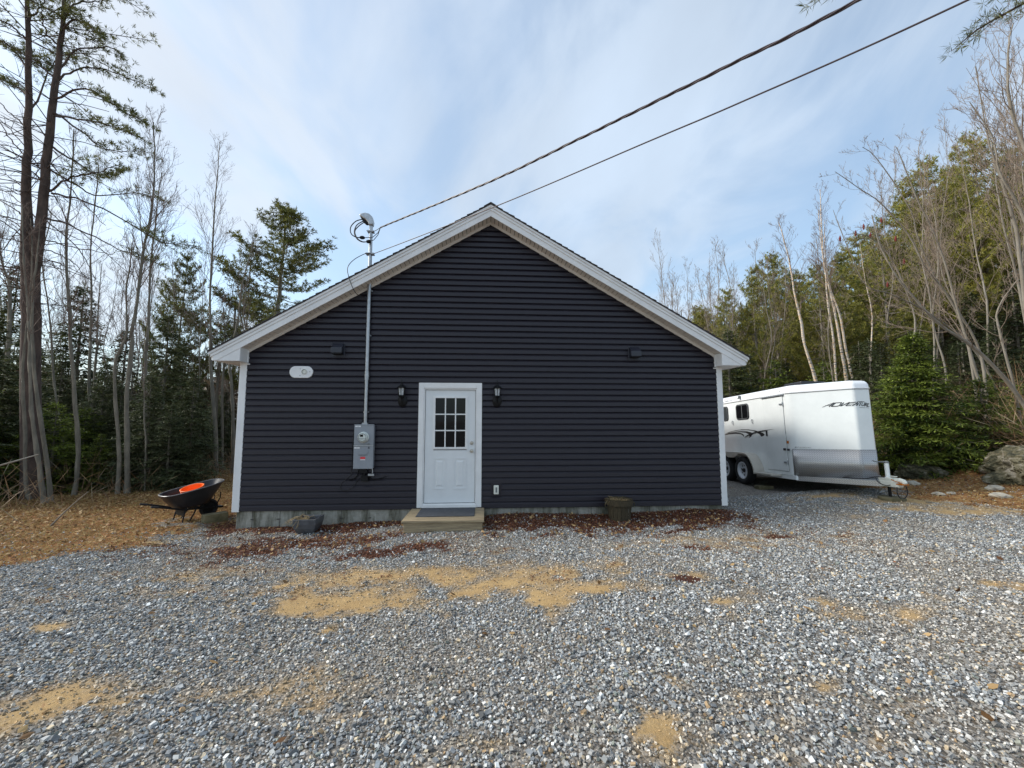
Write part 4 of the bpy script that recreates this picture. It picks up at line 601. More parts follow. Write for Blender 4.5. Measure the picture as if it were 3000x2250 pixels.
mb.tube([(-1.60,-.055,.61),(-1.62,-.05,.50),(-1.68,-.04,.44),(-1.78,-.03,.42)],.010,6); mb.tube([(-1.46,-.06,.60),(-1.40,-.05,.44),(-1.30,-.04,.42),(-1.18,-.03,.45),(-1.12,-.03,.47)],.008,6)
mb.build('junction_box',M['black_metal'],t)
mb=MB(); pts=[(-1.545,-.03,1.52),(-1.60,-.03,1.43),(-1.70,-.03,1.36),(-1.735,-.03,1.0),(-1.735,-.03,.6),(-1.75,-.03,.5),(-1.84,-.03,.42),(-1.90,-.03,.36),(-1.92,-.03,.28),(-1.87,-.03,.235),(-1.78,-.03,.24),(-1.68,-.03,.32),(-1.6,-.04,.45)]
mb.tube([tuple(p) for p in catmull(pts,50)],.0055,6); tag(mb.build('communication_wire',M['cable'],None),'thin black wire looping down the siding beside the meter panel','wire')
# service mast
t=thing('service_mast','galvanised conduit mast rising from the meter panel through the roof overhang','mast',(-1.49,-.075,1.43))
mb=MB(); mb.tube([(-1.505,-.075,1.43),(-1.507,-.075,2.22)],.030,16); mb.tube([(-1.507,-.075,2.34),(-1.515,-.075,5.17)],.033,16); mb.build('conduit',M['galv'],t,smooth=True)
mb=MB(); mb.tube([(-1.506,-.075,2.2),(-1.506,-.075,2.36)],.039,16); mb.tube([(-1.506,-.075,2.26),(-1.506,-.075,2.30)],.043,16); mb.build('coupling',M['galv'],t,smooth=True)
for z in (1.62,3.02,3.86): mb=MB(); mb.box(-1.555,-1.46,-.048,-.012,z-.01,z+.01); mb.tube([(-1.508,-.075,z-.012),(-1.508,-.075,z+.012)],.037,16); mb.build('strap',M['galv'],t)
# weatherhead : hooded cap leaning to the left
mb=MB(); prof=[(-.036,-.06),(-.036,.0),(.03,.0)]
secs=[((.036,-.06),(.036,.050)),]
hd=[(-1.475,5.09),(-1.465,5.17),(-1.49,5.26),(-1.55,5.315),(-1.62,5.33),(-1.70,5.31),(-1.73,5.285),(-1.715,5.265),(-1.62,5.20),(-1.56,5.14),(-1.55,5.09)]
mb.prismY(hd,-.135,-.015); mb.build('weatherhead',M['galv'],t,bevel=.022,seg=3,smooth=True)
mb=MB(); mb.prismY([(-1.715,5.262),(-1.62,5.195),(-1.555,5.125),(-1.60,5.115),(-1.66,5.165)],-.115,-.035); mb.build('wire_block',M['black_metal'],t,bevel=.01)
for z,w in ((4.98,.06),(4.55,.075)): mb=MB(); mb.box(-1.515-w,-1.515+w,-.125,-.025,z-.014,z+.014); mb.tube([(-1.515-w-.01,-.12,z),(-1.515+w+.015,-.12,z)],.008,6); mb.build('clamp',M['galv'],t,bevel=.003)
mb=MB()
for s_ in ([(-1.68,-.06,5.23),(-1.80,-.07,5.18),(-1.885,-.08,5.06),(-1.87,-.09,4.93),(-1.78,-.10,4.86),(-1.68,-.12,4.845)],[(-1.64,-.09,5.19),(-1.77,-.09,5.10),(-1.81,-.10,4.96),(-1.76,-.12,4.83),(-1.66,-.13,4.76),(-1.55,-.14,4.76)],[(-1.61,-.1,5.17),(-1.72,-.11,5.08),(-1.79,-.13,4.96),(-1.74,-.15,4.82),(-1.64,-.16,4.75),(-1.55,-.15,4.755)]):
    mb.tube([tuple(p) for p in catmull(s_,22)],.0095,7)
mb.tube([(-1.68,-.12,4.845),(-1.60,-.13,4.84),(-1.46,-.14,4.85),(-1.36,-.16,4.93),(-1.30,-.235,4.995)],.007,6); mb.tube([(-1.55,-.14,4.76),(-1.44,-.15,4.79),(-1.36,-.17,4.88),(-1.31,-.22,4.985)],.007,6)
mb.tube([(-1.46,-.11,4.97),(-1.38,-.16,4.985),(-1.30,-.235,4.995)],.006,6)
mb.build('drip_loop',M['cable'],t)
mb=MB(); mb.tube([(-1.70,-.12,4.845),(-1.67,-.12,4.845),(-1.64,-.12,4.845),(-1.61,-.12,4.84)],[.02,.034,.034,.018],8); mb.tube([(-1.565,-.145,4.76),(-1.53,-.145,4.76),(-1.49,-.145,4.77)],[.028,.036,.024],8); mb.build('splice_connector',M['black_metal'],t)
# overhead lines
def overhead(P,r,twist=0,strands=1,name='power_line',label='',mat_='cable'):
    C=catmull(P,int(len(P)*26)); mb=MB(); seg=np.linalg.norm(np.diff(C,axis=0),axis=1); s=np.concatenate([[0],np.cumsum(seg)])
    if strands==1: mb.tube([tuple(p) for p in C],r,8)
    else:
        C=catmull(P,int(len(P)*60)); seg=np.linalg.norm(np.diff(C,axis=0),axis=1); s=np.concatenate([[0],np.cumsum(seg)]); T=norm(np.gradient(C,axis=0)); A=norm(np.cross(T,[0,0,1.])); B=np.cross(A,T)
        for j in range(strands):
            q=s*2*PI/twist+2*PI*j/strands; Q=C+(A*np.cos(q)[:,None]+B*np.sin(q)[:,None])*r*.95; mb.tube([tuple(p) for p in Q],r*(1 if j else .75),6)
    tag(mb.build(name,M[mat_],None,smooth=True),label,'cable')
overhead([(-1.30,-.235,4.995),(.69,-2.31,4.70),(1.65,-3.30,4.625),(2.25,-3.92,4.585),(2.80,-4.5,4.545),(3.33,-5.06,4.52),(5,-6.8,4.62),(7,-8.9,4.95),(10,-12,5.8)],.0082,.55,3,'power_line','thick twisted power line running up to the weatherhead','cable_steel')
overhead([(-1.50,-.125,4.545),(-1.36,-.17,4.55),(.79,-2.41,4.31),(2.22,-3.9,4.205),(2.78,-4.49,4.16),(3.64,-5.37,4.14),(5,-6.8,4.2),(7,-8.9,4.45),(10,-12,5.2)],.007,0,1,'telephone_line','single thin line below the thick twisted one','cable_steel')
mb=MB(); mb.tube([tuple(p) for p in catmull([(-1.50,-.125,4.55),(-1.60,-.15,4.52),(-1.76,-.22,4.38),(-1.83,-.32,4.20),(-1.80,-.345,4.02),(-1.72,-.31,3.80),(-1.66,-.24,3.72),(-1.60,-.05,3.74)],40)],.0065,6)
tag(mb.build('drop_wire',M['cable'],None),'thin wire curling from the mast down under the soffit','wire')
# ------------------------------------------------------------------ planters
def stems(name,parent,c,n,L,spread,seed,mat_='straw',down=0):
    rg=np.random.RandomState(seed); tb=TB()
    for i in range(n):
        a=rg.uniform(0,2*PI); r0=rg.uniform(0,spread); p=np.array([c[0]+r0*math.cos(a),c[1]+r0*math.sin(a),c[2]]); d=np.array([math.cos(a)*rg.uniform(.1,1),math.sin(a)*rg.uniform(.1,1),rg.uniform(.3,1)]); P=[p]
        l=L*rg.uniform(.4,1.1)
        for j in range(4): p=p+norm(d)*l/4; P.append(p); d=d+np.array([rg.normal(0,.2)-down*.5,rg.normal(0,.2),-.45-down*.5])
        tb.tube(P,np.linspace(.004,.0015,5),4,rg.rand())
    o=worigin(parent); me=tb.mesh(name); me.transform(Matrix.Translation(-o)); return linkmesh(name,me,M[mat_],parent)
gz=float(hgt(-2.32,-.33)); 
t=thing('square_planter','grey glazed square planter with dead stems against the foundation','planter',(-2.32,-.33,gz))
mb=MB()
def sq(hw,z): return [(-2.32-hw,-.33-hw,z),(-2.32+hw,-.33-hw,z),(-2.32+hw,-.33+hw,z),(-2.32-hw,-.33+hw,z)]
R_=[(.10,0),(.135,.035),(.168,.10),(.183,.17),(.186,.235),(.190,.255),(.165,.255),(.16,.23),(.155,.18)]
vs=[];fs=[]
for i,(h_,z_) in enumerate(R_): vs+=sq(h_,gz-.02+z_)
for i in range(len(R_)-1): fs+=[(i*4+j,i*4+(j+1)%4,i*4+4+(j+1)%4,i*4+4+j) for j in range(4)]
fs.append((3,2,1,0)); mb.add(vs,fs); mb.build('pot',M['planter'],t,bevel=.03,seg=3)
mb=MB(); mb.add(sq(.154,gz+.165),[(0,1,2,3)]); mb.build('soil',M['soil'],t)
stems('dead_stems',t,(-2.42,-.37,gz+.19),70,.27,.09,4,down=.7)
gz=float(hgt(3.02,-.33))
t=thing('barrel_planter','weathered wooden barrel planter with dried plants in the mulch','planter',(3.02,-.33,gz))
mb=MB()
for i in range(18):
    a0=2*PI*i/18+.012; a1=2*PI*(i+1)/18-.012
    def P_(r,a,z): return (3.02+r*math.cos(a),-.33+r*math.sin(a),z)
    jit=.003*((i*7)%5-2)
    q=[]
    for r,z in ((.185,gz-.03),(.20,gz+.15),(.225,gz+.345+jit),(.20,gz+.345+jit),(.18,gz+.2)): q+=[P_(r,a0,z),P_(r,a1,z)]
    mb.add(q,[(0,1,3,2),(2,3,5,4),(4,5,7,6),(6,7,9,8)])
mb.build('staves',M['barrel'],t)
mb=MB(); mb.lathe([(.223,.245),(.231,.245),(.236,.33),(.228,.33)],(3.02,-.33,gz),'Z',28,closed=True); mb.build('hoop',M['barrel'],t)
mb=MB(); mb.lathe([(.0,.30),(.21,.30)],(3.02,-.33,gz),'Z',24); mb.build('soil',M['soil'],t)
for sg in (-1,1): mb=MB(); mb.tube([tuple(p) for p in catmull([(3.02+sg*.228,-.38,gz+.30),(3.02+sg*.262,-.37,gz+.27),(3.02+sg*.26,-.35,gz+.22),(3.02+sg*.232,-.34,gz+.20)],12)],.006,6); mb.build('rope_handle',M['old_wood'],t)
stems('dried_plants',t,(3.0,-.33,gz+.30),90,.17,.16,9)
# ------------------------------------------------------------------ wheelbarrow
wx,wy=-4.82,.50; wz=float(hgt(wx,wy))
wb=thing('wheelbarrow','black wheelbarrow parked on the yard beyond the house corner','wheelbarrow',(wx,wy,wz),(0,0,rad(56)))
wb.scale=(.78,.80,.82)
bm=MB()  # tray: x forward (towards wheel)
# outline loops from rim to bottom
def loop(x0,x1,w0,w1,z0,z1,n=28,p=3.2):
    out=[]
    for j in range(n):
        q=2*PI*j/n; c,s=math.cos(q),math.sin(q); cx=math.copysign(abs(c)**(2/p),c); sy=math.copysign(abs(s)**(2/p),s)
        t=(cx+1)/2; out.append((x0+(x1-x0)*t,(w0+(w1-w0)*t)*sy,z0+(z1-z0)*t))
    return out
Ls=[loop(-.55,.66,.36,.34,.60,.82),loop(-.535,.645,.345,.325,.605,.822),loop(-.45,.53,.29,.25,.48,.60),loop(-.30,.38,.22,.19,.325,.36),loop(-.24,.28,.17,.15,.30,.32)]
Lo=[loop(-.55,.66,.36,.34,.59,.808),loop(-.465,.545,.30,.26,.47,.59),loop(-.315,.395,.232,.20,.315,.35),loop(-.25,.29,.18,.16,.287,.307)]
n=28
def stack(mb,LL,flip=False,capend=True):
    vs=[v for l in LL for v in l]; fs=[(i*n+j,i*n+(j+1)%n,(i+1)*n+(j+1)%n,(i+1)*n+j) for i in range(len(LL)-1) for j in range(n)]
    if capend: fs.append(tuple((len(LL)-1)*n+j for j in range(n)))
    mb.add(vs,fs)
stack(bm,Ls); stack(bm,Lo)
tray=bm.build('tray',M['black_plastic'],wb,world=False,smooth=True)
mb=MB(); rp=loop(-.555,.665,.365,.345,.60,.818)+[loop(-.555,.665,.365,.345,.60,.818)[0]]; mb.tube(rp,.011,6,cap=False); 
M['rim_worn']=mat('worn_black_rim',(.16,.16,.17),.4,var=.35,vscale=12); mb.build('rim',M['rim_worn'],tray,world=False,smooth=True)
for sg in (-1,1):
    mb=MB(); mb.tube([(-.70,sg*.28,.42),(-.55,sg*.27,.38),(-.2,sg*.20,.275),(.50,sg*.075,.20),(.66,sg*.06,.19)],.019,8); h=mb.build('handle',M['black_metal'],wb,world=False,smooth=True)
    mb=MB(); mb.tube([(-.82,sg*.29,.448),(-.69,sg*.28,.418)],.023,8); mb.build('grip',M['rubber'],h,world=False,smooth=True)
    mb=MB(); mb.tube([(-.12,sg*.19,.30),(-.17,sg*.215,.17),(-.20,sg*.23,.005),(-.13,sg*.23,-.002),(-.06,sg*.225,.01),(.03,sg*.20,.15),(.10,sg*.145,.27)],.016,7); mb.build('leg',M['black_metal'],wb,world=False)
    mb=MB(); mb.tube([(.52,sg*.075,.20),(.60,sg*.13,.42),(.57,sg*.2,.55)],.013,6); mb.build('tray_brace',M['black_metal'],wb,world=False)
mb=MB(); mb.box(-.175,-.155,-.215,.215,.13,.25); mb.box(-.15,-.13,-.20,.20,.24,.29); mb.box(.08,.12,-.15,.15,.22,.29); mb.build('crossbar',M['black_metal'],wb,world=False)
mb=MB(); 
pr=[]
for j in range(9): q=PI*j/8; pr.append((.155+.05*math.sin(q),-.045*math.cos(q)))
def wheel_y(mb,prof,c,k=28,closed=False): mb.lathe(prof,c,'Y',k,closed=closed)
wheel_y(mb,pr,(.42,0,.197),closed=True); w_=mb.build('wheel',M['rubber'],wb,world=False,smooth=True)
mb=MB(); wheel_y(mb,[(.0,-.02),(.12,-.02),(.155,-.035),(.155,.035),(.12,.02),(.0,.02)],(.42,0,.197)); mb.build('rim_disc',M['black_metal'],w_,world=False)
mb=MB(); mb.tube([(.42,-.09,.197),(.42,.09,.197)],.012,8); mb.box(.62,.70,-.09,.09,.165,.205); mb.build('axle',M['black_metal'],wb,world=False)
Rz=Matrix.Translation((wx,wy,wz))@Matrix.Rotation(rad(56),4,'Z')@Matrix.Scale(.82,4)
c_=Rz@Vector((.06,-.03,.56)); t=thing('bucket','bright orange plastic tub lying in the black wheelbarrow','bucket',tuple(c_),(rad(9),rad(-14),rad(46)))
mb=MB(); mb.lathe([(.0,-.09),(.155,-.09),(.165,-.07),(.185,.075),(.20,.08),(.203,.10),(.195,.104),(.18,.10),(.176,.078),(.158,-.06),(.0,-.07)],(0,0,.06),'Z',32)
mb.v=[(v[0]*.92,v[1]*.8,v[2]*.85) for v in mb.v]; mb.build('tub',M['orange'],t,world=False,smooth=True)
mb=MB(); mb.lathe([(.186,.04),(.194,.045),(.194,.055),(.186,.058)],(0,0,.06),'Z',32,closed=True); mb.v=[(v[0]*.92,v[1]*.8,v[2]*.85) for v in mb.v]; mb.build('rib',M['orange'],t,world=False,smooth=True)
z=float(hgt(-4.33,.40)); mb=MB(); Mx=Matrix.Translation((-4.30,.42,z))@Matrix.Rotation(rad(52),4,'Z')@Matrix.Rotation(rad(3),4,'X'); mb.box(-.19,.19,-.075,.075,-.03,.145,M=Mx); o=mb.build('timber_block',M['old_wood'],None,bevel=.006); tag(o,'mossy offcut of square timber near the foundation corner','wood block')
# ------------------------------------------------------------------ horse trailer (local frame: nose towards -y)
tr=thing('horse_trailer','white tandem axle horse trailer with a V nose and diamond plate front','trailer',(8.45,2.9,-.17),(-.05,0,-.046))
def bT(mb,name,m,parent=tr,**k): return mb.build(name,M[m],parent,world=False,**k)
def fillet(P,Rr):
    out=[]; n=len(P)
    for i in range(n):
        a,b,c=np.array(P[i-1],float),np.array(P[i],float),np.array(P[(i+1)%n],float); r=Rr[i]
        if r==0: out.append(tuple(b)); continue
        u=(a-b)/np.linalg.norm(a-b); v=(c-b)/np.linalg.norm(c-b); th=math.acos(u@v); d=r/math.tan(th/2); cen=b+(u+v)/np.linalg.norm(u+v)*r/math.sin(th/2)
        s=b+u*d-cen; e_=b+v*d-cen; a0=math.atan2(s[1],s[0]); a1=math.atan2(e_[1],e_[0]); da=(a1-a0+PI)%(2*PI)-PI
        for j in range(9): q=a0+da*j/8; out.append((cen[0]+r*math.cos(q),cen[1]+r*math.sin(q)))
    return out
OUT=fillet([(-.95,3.1),(-.95,-1.85),(-.16,-2.72),(.16,-2.72),(.95,-1.85),(.95,3.1)],[.05,.30,.10,.10,.30,.05])
OA=np.array(OUT)
def outline_normals(A):
    t=np.roll(A,-1,0)-np.roll(A,1,0); t=t/np.linalg.norm(t,axis=1)[:,None]; return np.stack([t[:,1],-t[:,0]],1)
NO=outline_normals(OA)
if (NO[:1]@(OA[:1]-np.array([0,.2])).T)[0,0]<0: NO=-NO
def rings(spec,capb=True,capt=True):
    mb=MB(); n=len(OA); vs=[];
    for d,z in spec: A=OA+NO*d; vs+=[(a,b,z) for a,b in A]
    fs=[(i*n+j,i*n+(j+1)%n,(i+1)*n+(j+1)%n,(i+1)*n+j) for i in range(len(spec)-1) for j in range(n)]
    if capb: fs.append(tuple(range(n)))
    if capt: fs.append(tuple((len(spec)-1)*n+j for j in range(n)))
    mb.add(vs,fs); return mb
body=bT(rings([(0,.345),(0,2.16)]),'body','trailer_white',smooth=True)
roof_=bT(rings([(-.02,2.155),(.014,2.161),(.016,2.185),(.004,2.192),(-.002,2.25),(-.02,2.295),(-.055,2.325),(-.12,2.345)]),'roof','fiberglass',smooth=True)
for y in (1.9,): mb=MB(); mb.box(-.9535,-.949,y-.002,y+.002,.36,2.15); bT(mb,'panel_seam','seam')
mb=MB()
for i_ in range(58): mb.box(-.968,-.966,3.0-i_*.085,3.006-i_*.085,2.168,2.174)
bT(mb,'rivet_row','seam')
bT(rings([(.004,2.150),(.009,2.150),(.009,2.158),(.004,2.158)],False,False),'roof_seam','seam')
seg=np.linalg.norm(np.diff(OA,axis=0),axis=1); SA=np.concatenate([[0],np.cumsum(seg)])
i0=int(np.argmin(np.linalg.norm(OA-np.array([-.95,-1.85]),axis=1))); SA=SA-SA[i0]
def onout(s,off=0):
    x=np.interp(s,SA,OA[:,0]); y=np.interp(s,SA,OA[:,1]); a=np.interp(s,SA,NO[:,0]); b=np.interp(s,SA,NO[:,1]); return x+a*off,y+b*off
# diamond plate wrapped round the nose
s0,s1=.0,float(2*1.175+.32); ss=np.unique(np.concatenate([np.linspace(s0,s1,60),SA[(SA>s0)&(SA<s1)]]))
xy=[onout(s,.006) for s in ss]; vs=[(x,y,.335) for x,y in xy]+[(x,y,.915) for x,y in xy]; m_=len(ss)
me=D.meshes.new('diamond_plate'); me.from_pydata(vs,[],[(i,i+1,m_+i+1,m_+i) for i in range(m_-1)]); uv=me.uv_layers.new(name='UVMap')
for lp in me.loops: v=lp.vertex_index; uv.data[lp.index].uv=(float(ss[v%m_]),vs[v][2])
me.polygons.foreach_set('use_smooth',np.ones(len(me.polygons),bool))
o=linkmesh('nose_guard',me,M['diamond'],tr); o['label']='silver diamond plate wrapped round the nose'; sol=o.modifiers.new('s','SOLIDIFY'); sol.thickness=.004; sol.offset=0
mb=MB(); 
for a_,b_ in ((.917,.925),): 
    vs=[]; 
    for x,y in [onout(s,.009) for s in ss]: vs+=[(x,y,a_)]
    for x,y in [onout(s,.009) for s in ss]: vs+=[(x,y,b_)]
    mb.add(vs,[(i,i+1,m_+i+1,m_+i) for i in range(m_-1)])
bT(mb,'plate_edge','galv')
# lower chassis
mb=MB(); mb.box(-.94,-.86,-1.9,3.0,.25,.344); mb.box(.86,.94,-1.9,3.0,.25,.344); mb.box(-.855,.855,-1.7,-1.62,.25,.34); mb.box(-.855,.855,2.9,2.98,.25,.34); bT(mb,'chassis_rail','trailer_white',bevel=.005)
# door, windows, decals on the near side
X=-.951
def seamrect(y0,y1,z0,z1,w=.006):
    mb=MB()
    mb.box(X-.003,X+.003,y0,y1,z1-w,z1);mb.box(X-.003,X+.003,y0,y1,z0,z0+w);mb.box(X-.003,X+.003,y0,y0+w,z0+w,z1-w);mb.box(X-.003,X+.003,y1-w,y1,z0+w,z1-w); return mb
mb=MB(); mb.box(X-.012,X+.002,-1.705,-1.0,.425,2.105); dd=bT(mb,'side_door','trailer_white',bevel=.006,seg=2)
bT(seamrect(-1.715,-.99,.415,2.115),'door_seam','seam',parent=dd)
mb=MB(); mb.box(X-.028,X-.0125,-1.085,-1.035,1.21,1.34); bT(mb,'door_latch','black_plastic',parent=dd,bevel=.004)
for z in (1.93,.62): mb=MB(); mb.box(X-.03,X-.0125,-1.70,-1.60,z-.018,z+.018); mb.tube([(X-.022,-1.715,z-.05),(X-.022,-1.715,z+.05)],.011,8); bT(mb,'hinge','galv',parent=dd,bevel=.004)
mb=MB(); mb.box(X-.04,X-.0,-1.76,-.95,2.125,2.15); bT(mb,'rain_gutter','galv',bevel=.004)
mb=MB(); mb.box(X-.012,X,-1.785,-1.735,1.04,1.10); bT(mb,'marker_lamp','amber',bevel=.003)
mb=MB(); mb.box(X-.04,X-.0125,-1.69,-1.63,.885,.935); mb.box(X-.04,X,-1.80,-1.755,.88,.925); bT(mb,'door_stop','black_plastic',bevel=.004)
def rrect(y0,y1,z0,z1,r):
    return fillet([(y0,z0),(y1,z0),(y1,z1),(y0,z1)],[r]*4)
def window(y0,y1,z0,z1):
    mb=MB(); mb.prismX(rrect(y0,y1,z0,z1,.09),X-.016,X); w=bT(mb,'window','black_plastic',bevel=.005)
    mb=MB(); mb.prismX(rrect(y0+.035,y1-.035,z0+.035,z1-.035,.06),X-.019,X-.0165); bT(mb,'pane','glass_dark',parent=w)
    ym=(y0+y1)/2; mb=MB(); mb.box(X-.024,X-.0195,ym-.008,ym+.008,z0+.036,z1-.036)
    R2=rrect(y0+.028,y1-.028,z0+.028,z1-.028,.065); mb.tube([(X-.019,a,b) for a,b in R2+R2[:1]],.006,5,cap=False); bT(mb,'window_bar','seam',parent=w)
window(-.385,.20,1.655,2.07); window(.60,1.185,1.655,2.07)
SW=[[(0.96,1.27),(0.64,1.34),(0.33,1.38),(0.01,1.4),(-0.31,1.39),(-0.58,1.36),(-0.76,1.32),(-0.9,1.29),(-0.95,1.25),(-0.91,1.22),(-0.81,1.2),(-0.77,1.25),(-0.66,1.3),(-0.5,1.35),(-0.23,1.375),(0.1,1.38),(0.4,1.36),(0.73,1.31)],
[(0.76,1.3),(0.41,1.34),(0.08,1.355),(-0.23,1.345),(-0.42,1.31),(-0.45,1.26),(-0.39,1.21),(-0.31,1.17),(-0.33,1.23),(-0.3,1.27),(-0.17,1.31),(0.08,1.33),(0.41,1.325)],
[(0.96,1.255),(0.64,1.31),(0.3,1.32),(0.08,1.31),(-0.04,1.28),(-0.08,1.24),(-0.06,1.2),(-0.02,1.245),(0.07,1.275),(0.3,1.29),(0.64,1.28)],
[(-0.11,1.19),(-0.26,1.25),(-0.46,1.30),(-0.65,1.33),(-0.93,1.355),(-1.33,1.37),(-0.93,1.335),(-0.66,1.31),(-0.47,1.27),(-0.29,1.235)]]
mb=MB()
for i,p in enumerate(SW): mb.prismX(p,X-.0025-.0006*i-(.013 if i==3 else 0),X-.0008+.0001*i)
o=bT(mb,'swoosh_decal','decal')
for y in (.40,-.50):
    mb=MB(); mb.tube([(X-.012,y+.035*math.cos(q),1.60+.045*math.sin(q)) for q in np.linspace(-.9,4.6,16)]+[(X-.01,y+.0,1.545),(X-.01,y-.05,1.53)],.006,5); bT(mb,'tie_ring','galv')
mb=MB(); mb.box(X-.05,X+.0,-.07,-.01,2.225,2.30); mb.box(X-.075,X-.04,-.08,-.02,2.215,2.25); bT(mb,'clearance_bracket','seam',bevel=.006)
mb=MB(); mb.lathe([(0,0),(.013,0),(.013,.01),(0,.012)],(X-.004,-1.62,2.23),'X',10); bT(mb,'clearance_dot','seam')
mb=MB(); mb.prismZ(rrect(-.52,.05,-1.75,-1.15,.05),2.34,2.455); bT(mb,'roof_vent','black_plastic',bevel=.02,seg=2)
# lettering
def strokes(SL_,w,mapf):
    vs=[];fs=[];off=0
    for P in SL_:
        ww=w
        if isinstance(P,tuple): P,ww=P
        ww=ww*.86
        for a,b in zip(P[:-1],P[1:]):
            a=np.array(a,float);b=np.array(b,float);d=b-a;L_=np.linalg.norm(d);d/=L_;n_=np.array([-d[1],d[0]])*ww/2; a=a-d*ww*.25;b=b+d*ww*.25; K=5; off+=1
            for i in range(K+1):
                c=a+(b-a)*i/K
                for sg in (-1,1): q=c+n_*sg; vs.append(mapf(q[0],q[1],off))
            b0=len(vs)-2*(K+1)
            for i in range(K): fs.append((b0+2*i,b0+2*i+1,b0+2*i+3,b0+2*i+2))
    return vs,fs
def advmap(x,y,k):
    u=(x-80)/1930; s=.626+u*.80; z=1.787+.03*(1-u)+(500-y)/245*.105; a,b=onout(s,.005+.0002*(k%9)); return (a,b,z)
ADV=[([(80,515),(330,400),(590,300)],24),([(580,305),(360,488)],44),([(215,432),(400,428)],18),
[(640,312),(880,305),(770,450),(660,480),(450,488)],([(640,312),(445,485)],40),[(960,310),(810,475)],([(810,475),(900,440),(1185,300)],34),
([(1430,296),(1180,325),(1025,462),(1230,460)],36),([(1085,395),(1340,380)],22),([(1275,470),(1510,305)],40),([(1500,310),(1440,465)],46),([(1450,465),(1610,300)],26),
([(1500,262),(1840,262)],26),([(1690,270),(1570,468)],40),([(1745,300),(1685,440),(1720,465),(1800,430),(1865,300)],30),
([(1815,480),(1890,330),(1970,330),(1950,385),(1865,410)],32),([(1870,410),(1965,490)],40),([(2075,335),(2010,345),(1965,488),(2050,488)],30),([(1995,410),(2055,405)],24),
([(1560,540),(1690,548)],12),([(1705,520),(1715,560)],10),([(1735,550),(1860,552)],12),([(1880,548),(2040,560)],12)]
vs,fs=strokes(ADV,36,advmap); me=D.meshes.new('lettering'); me.from_pydata(vs,[],fs); o=linkmesh('lettering',me,M['decal'],tr); o['label']='black slanted lettering ADVENTURE on the nose'
def scr(x,y,k):  # hand-lettered words on the roof edge
    s=(x-130)/(1450-130); yy=.92-s*.56; z=2.203+.010*s+ (1190-y-s*-0)/1000*.11 - s*.026; return (X-.009-.0003*(k%7),yy,z)
TW=[[(300,930),(140,1150),(140,1190),(230,1200)],[(450,1050),(400,1090),(460,1130),(440,1190),(370,1190)],[(640,850),(650,1000),(700,1110),(830,850),(800,1060),(860,1060),(950,800)],[(960,960),(1040,910),(1020,880),(950,900),(920,960),(960,1060),(1040,1050)],[(1240,880),(1180,890),(1190,950),(1240,980),(1220,1050),(1150,1060)],[(1180,810),(1450,760)],[(1400,770),(1350,960),(1390,1030)],
[(-20,940),(-40,1200)],[(-160,1060),(-240,1080),(-240,1190),(-150,1190),(-140,1070),(-100,1200)],[(-380,1080),(-380,1210)],[(-375,1120),(-290,1080)],[(-720,880),(-430,870)],[(-570,880),(-600,1210)]]
vs,fs=strokes(TW,38,scr); me=D.meshes.new('lettering'); me.from_pydata(vs,[],fs); o=linkmesh('lettering',me,M['decal'],tr); o['label']='small handwritten lettering along the roof edge'
def lgm(x,y,k):
    s=.06+(x-360)/1300*.30; a,b=onout(s,.004+.0002*(k%9)); return (a,b,.937+(600-y)/1000*.115)
LG=[([(380,490),(450,340)],60),([(450,345),(500,345)],40),([(480,420),(540,480)],30),([(540,350),(600,420)],30),([(600,420),(680,350)],50)]
for x in range(740,1480,52): LG.append(([(x,470),(x+14,375-(30 if x in (740,1156,1468) else 0))],15)); LG.append(([(x+14,385 if (x//52)%2 else 460),(x+40,400 if (x//52)%3 else 465)],13))
LG+=[([(1510,440),(1660,430)],16),([(1530,490),(1640,480)],22),([(700,580),(1280,585)],16)]
vs,fs=strokes(LG,20,lgm); me=D.meshes.new('maker_mark'); me.from_pydata(vs,[],fs); linkmesh('maker_mark',me,M['decal'],tr)
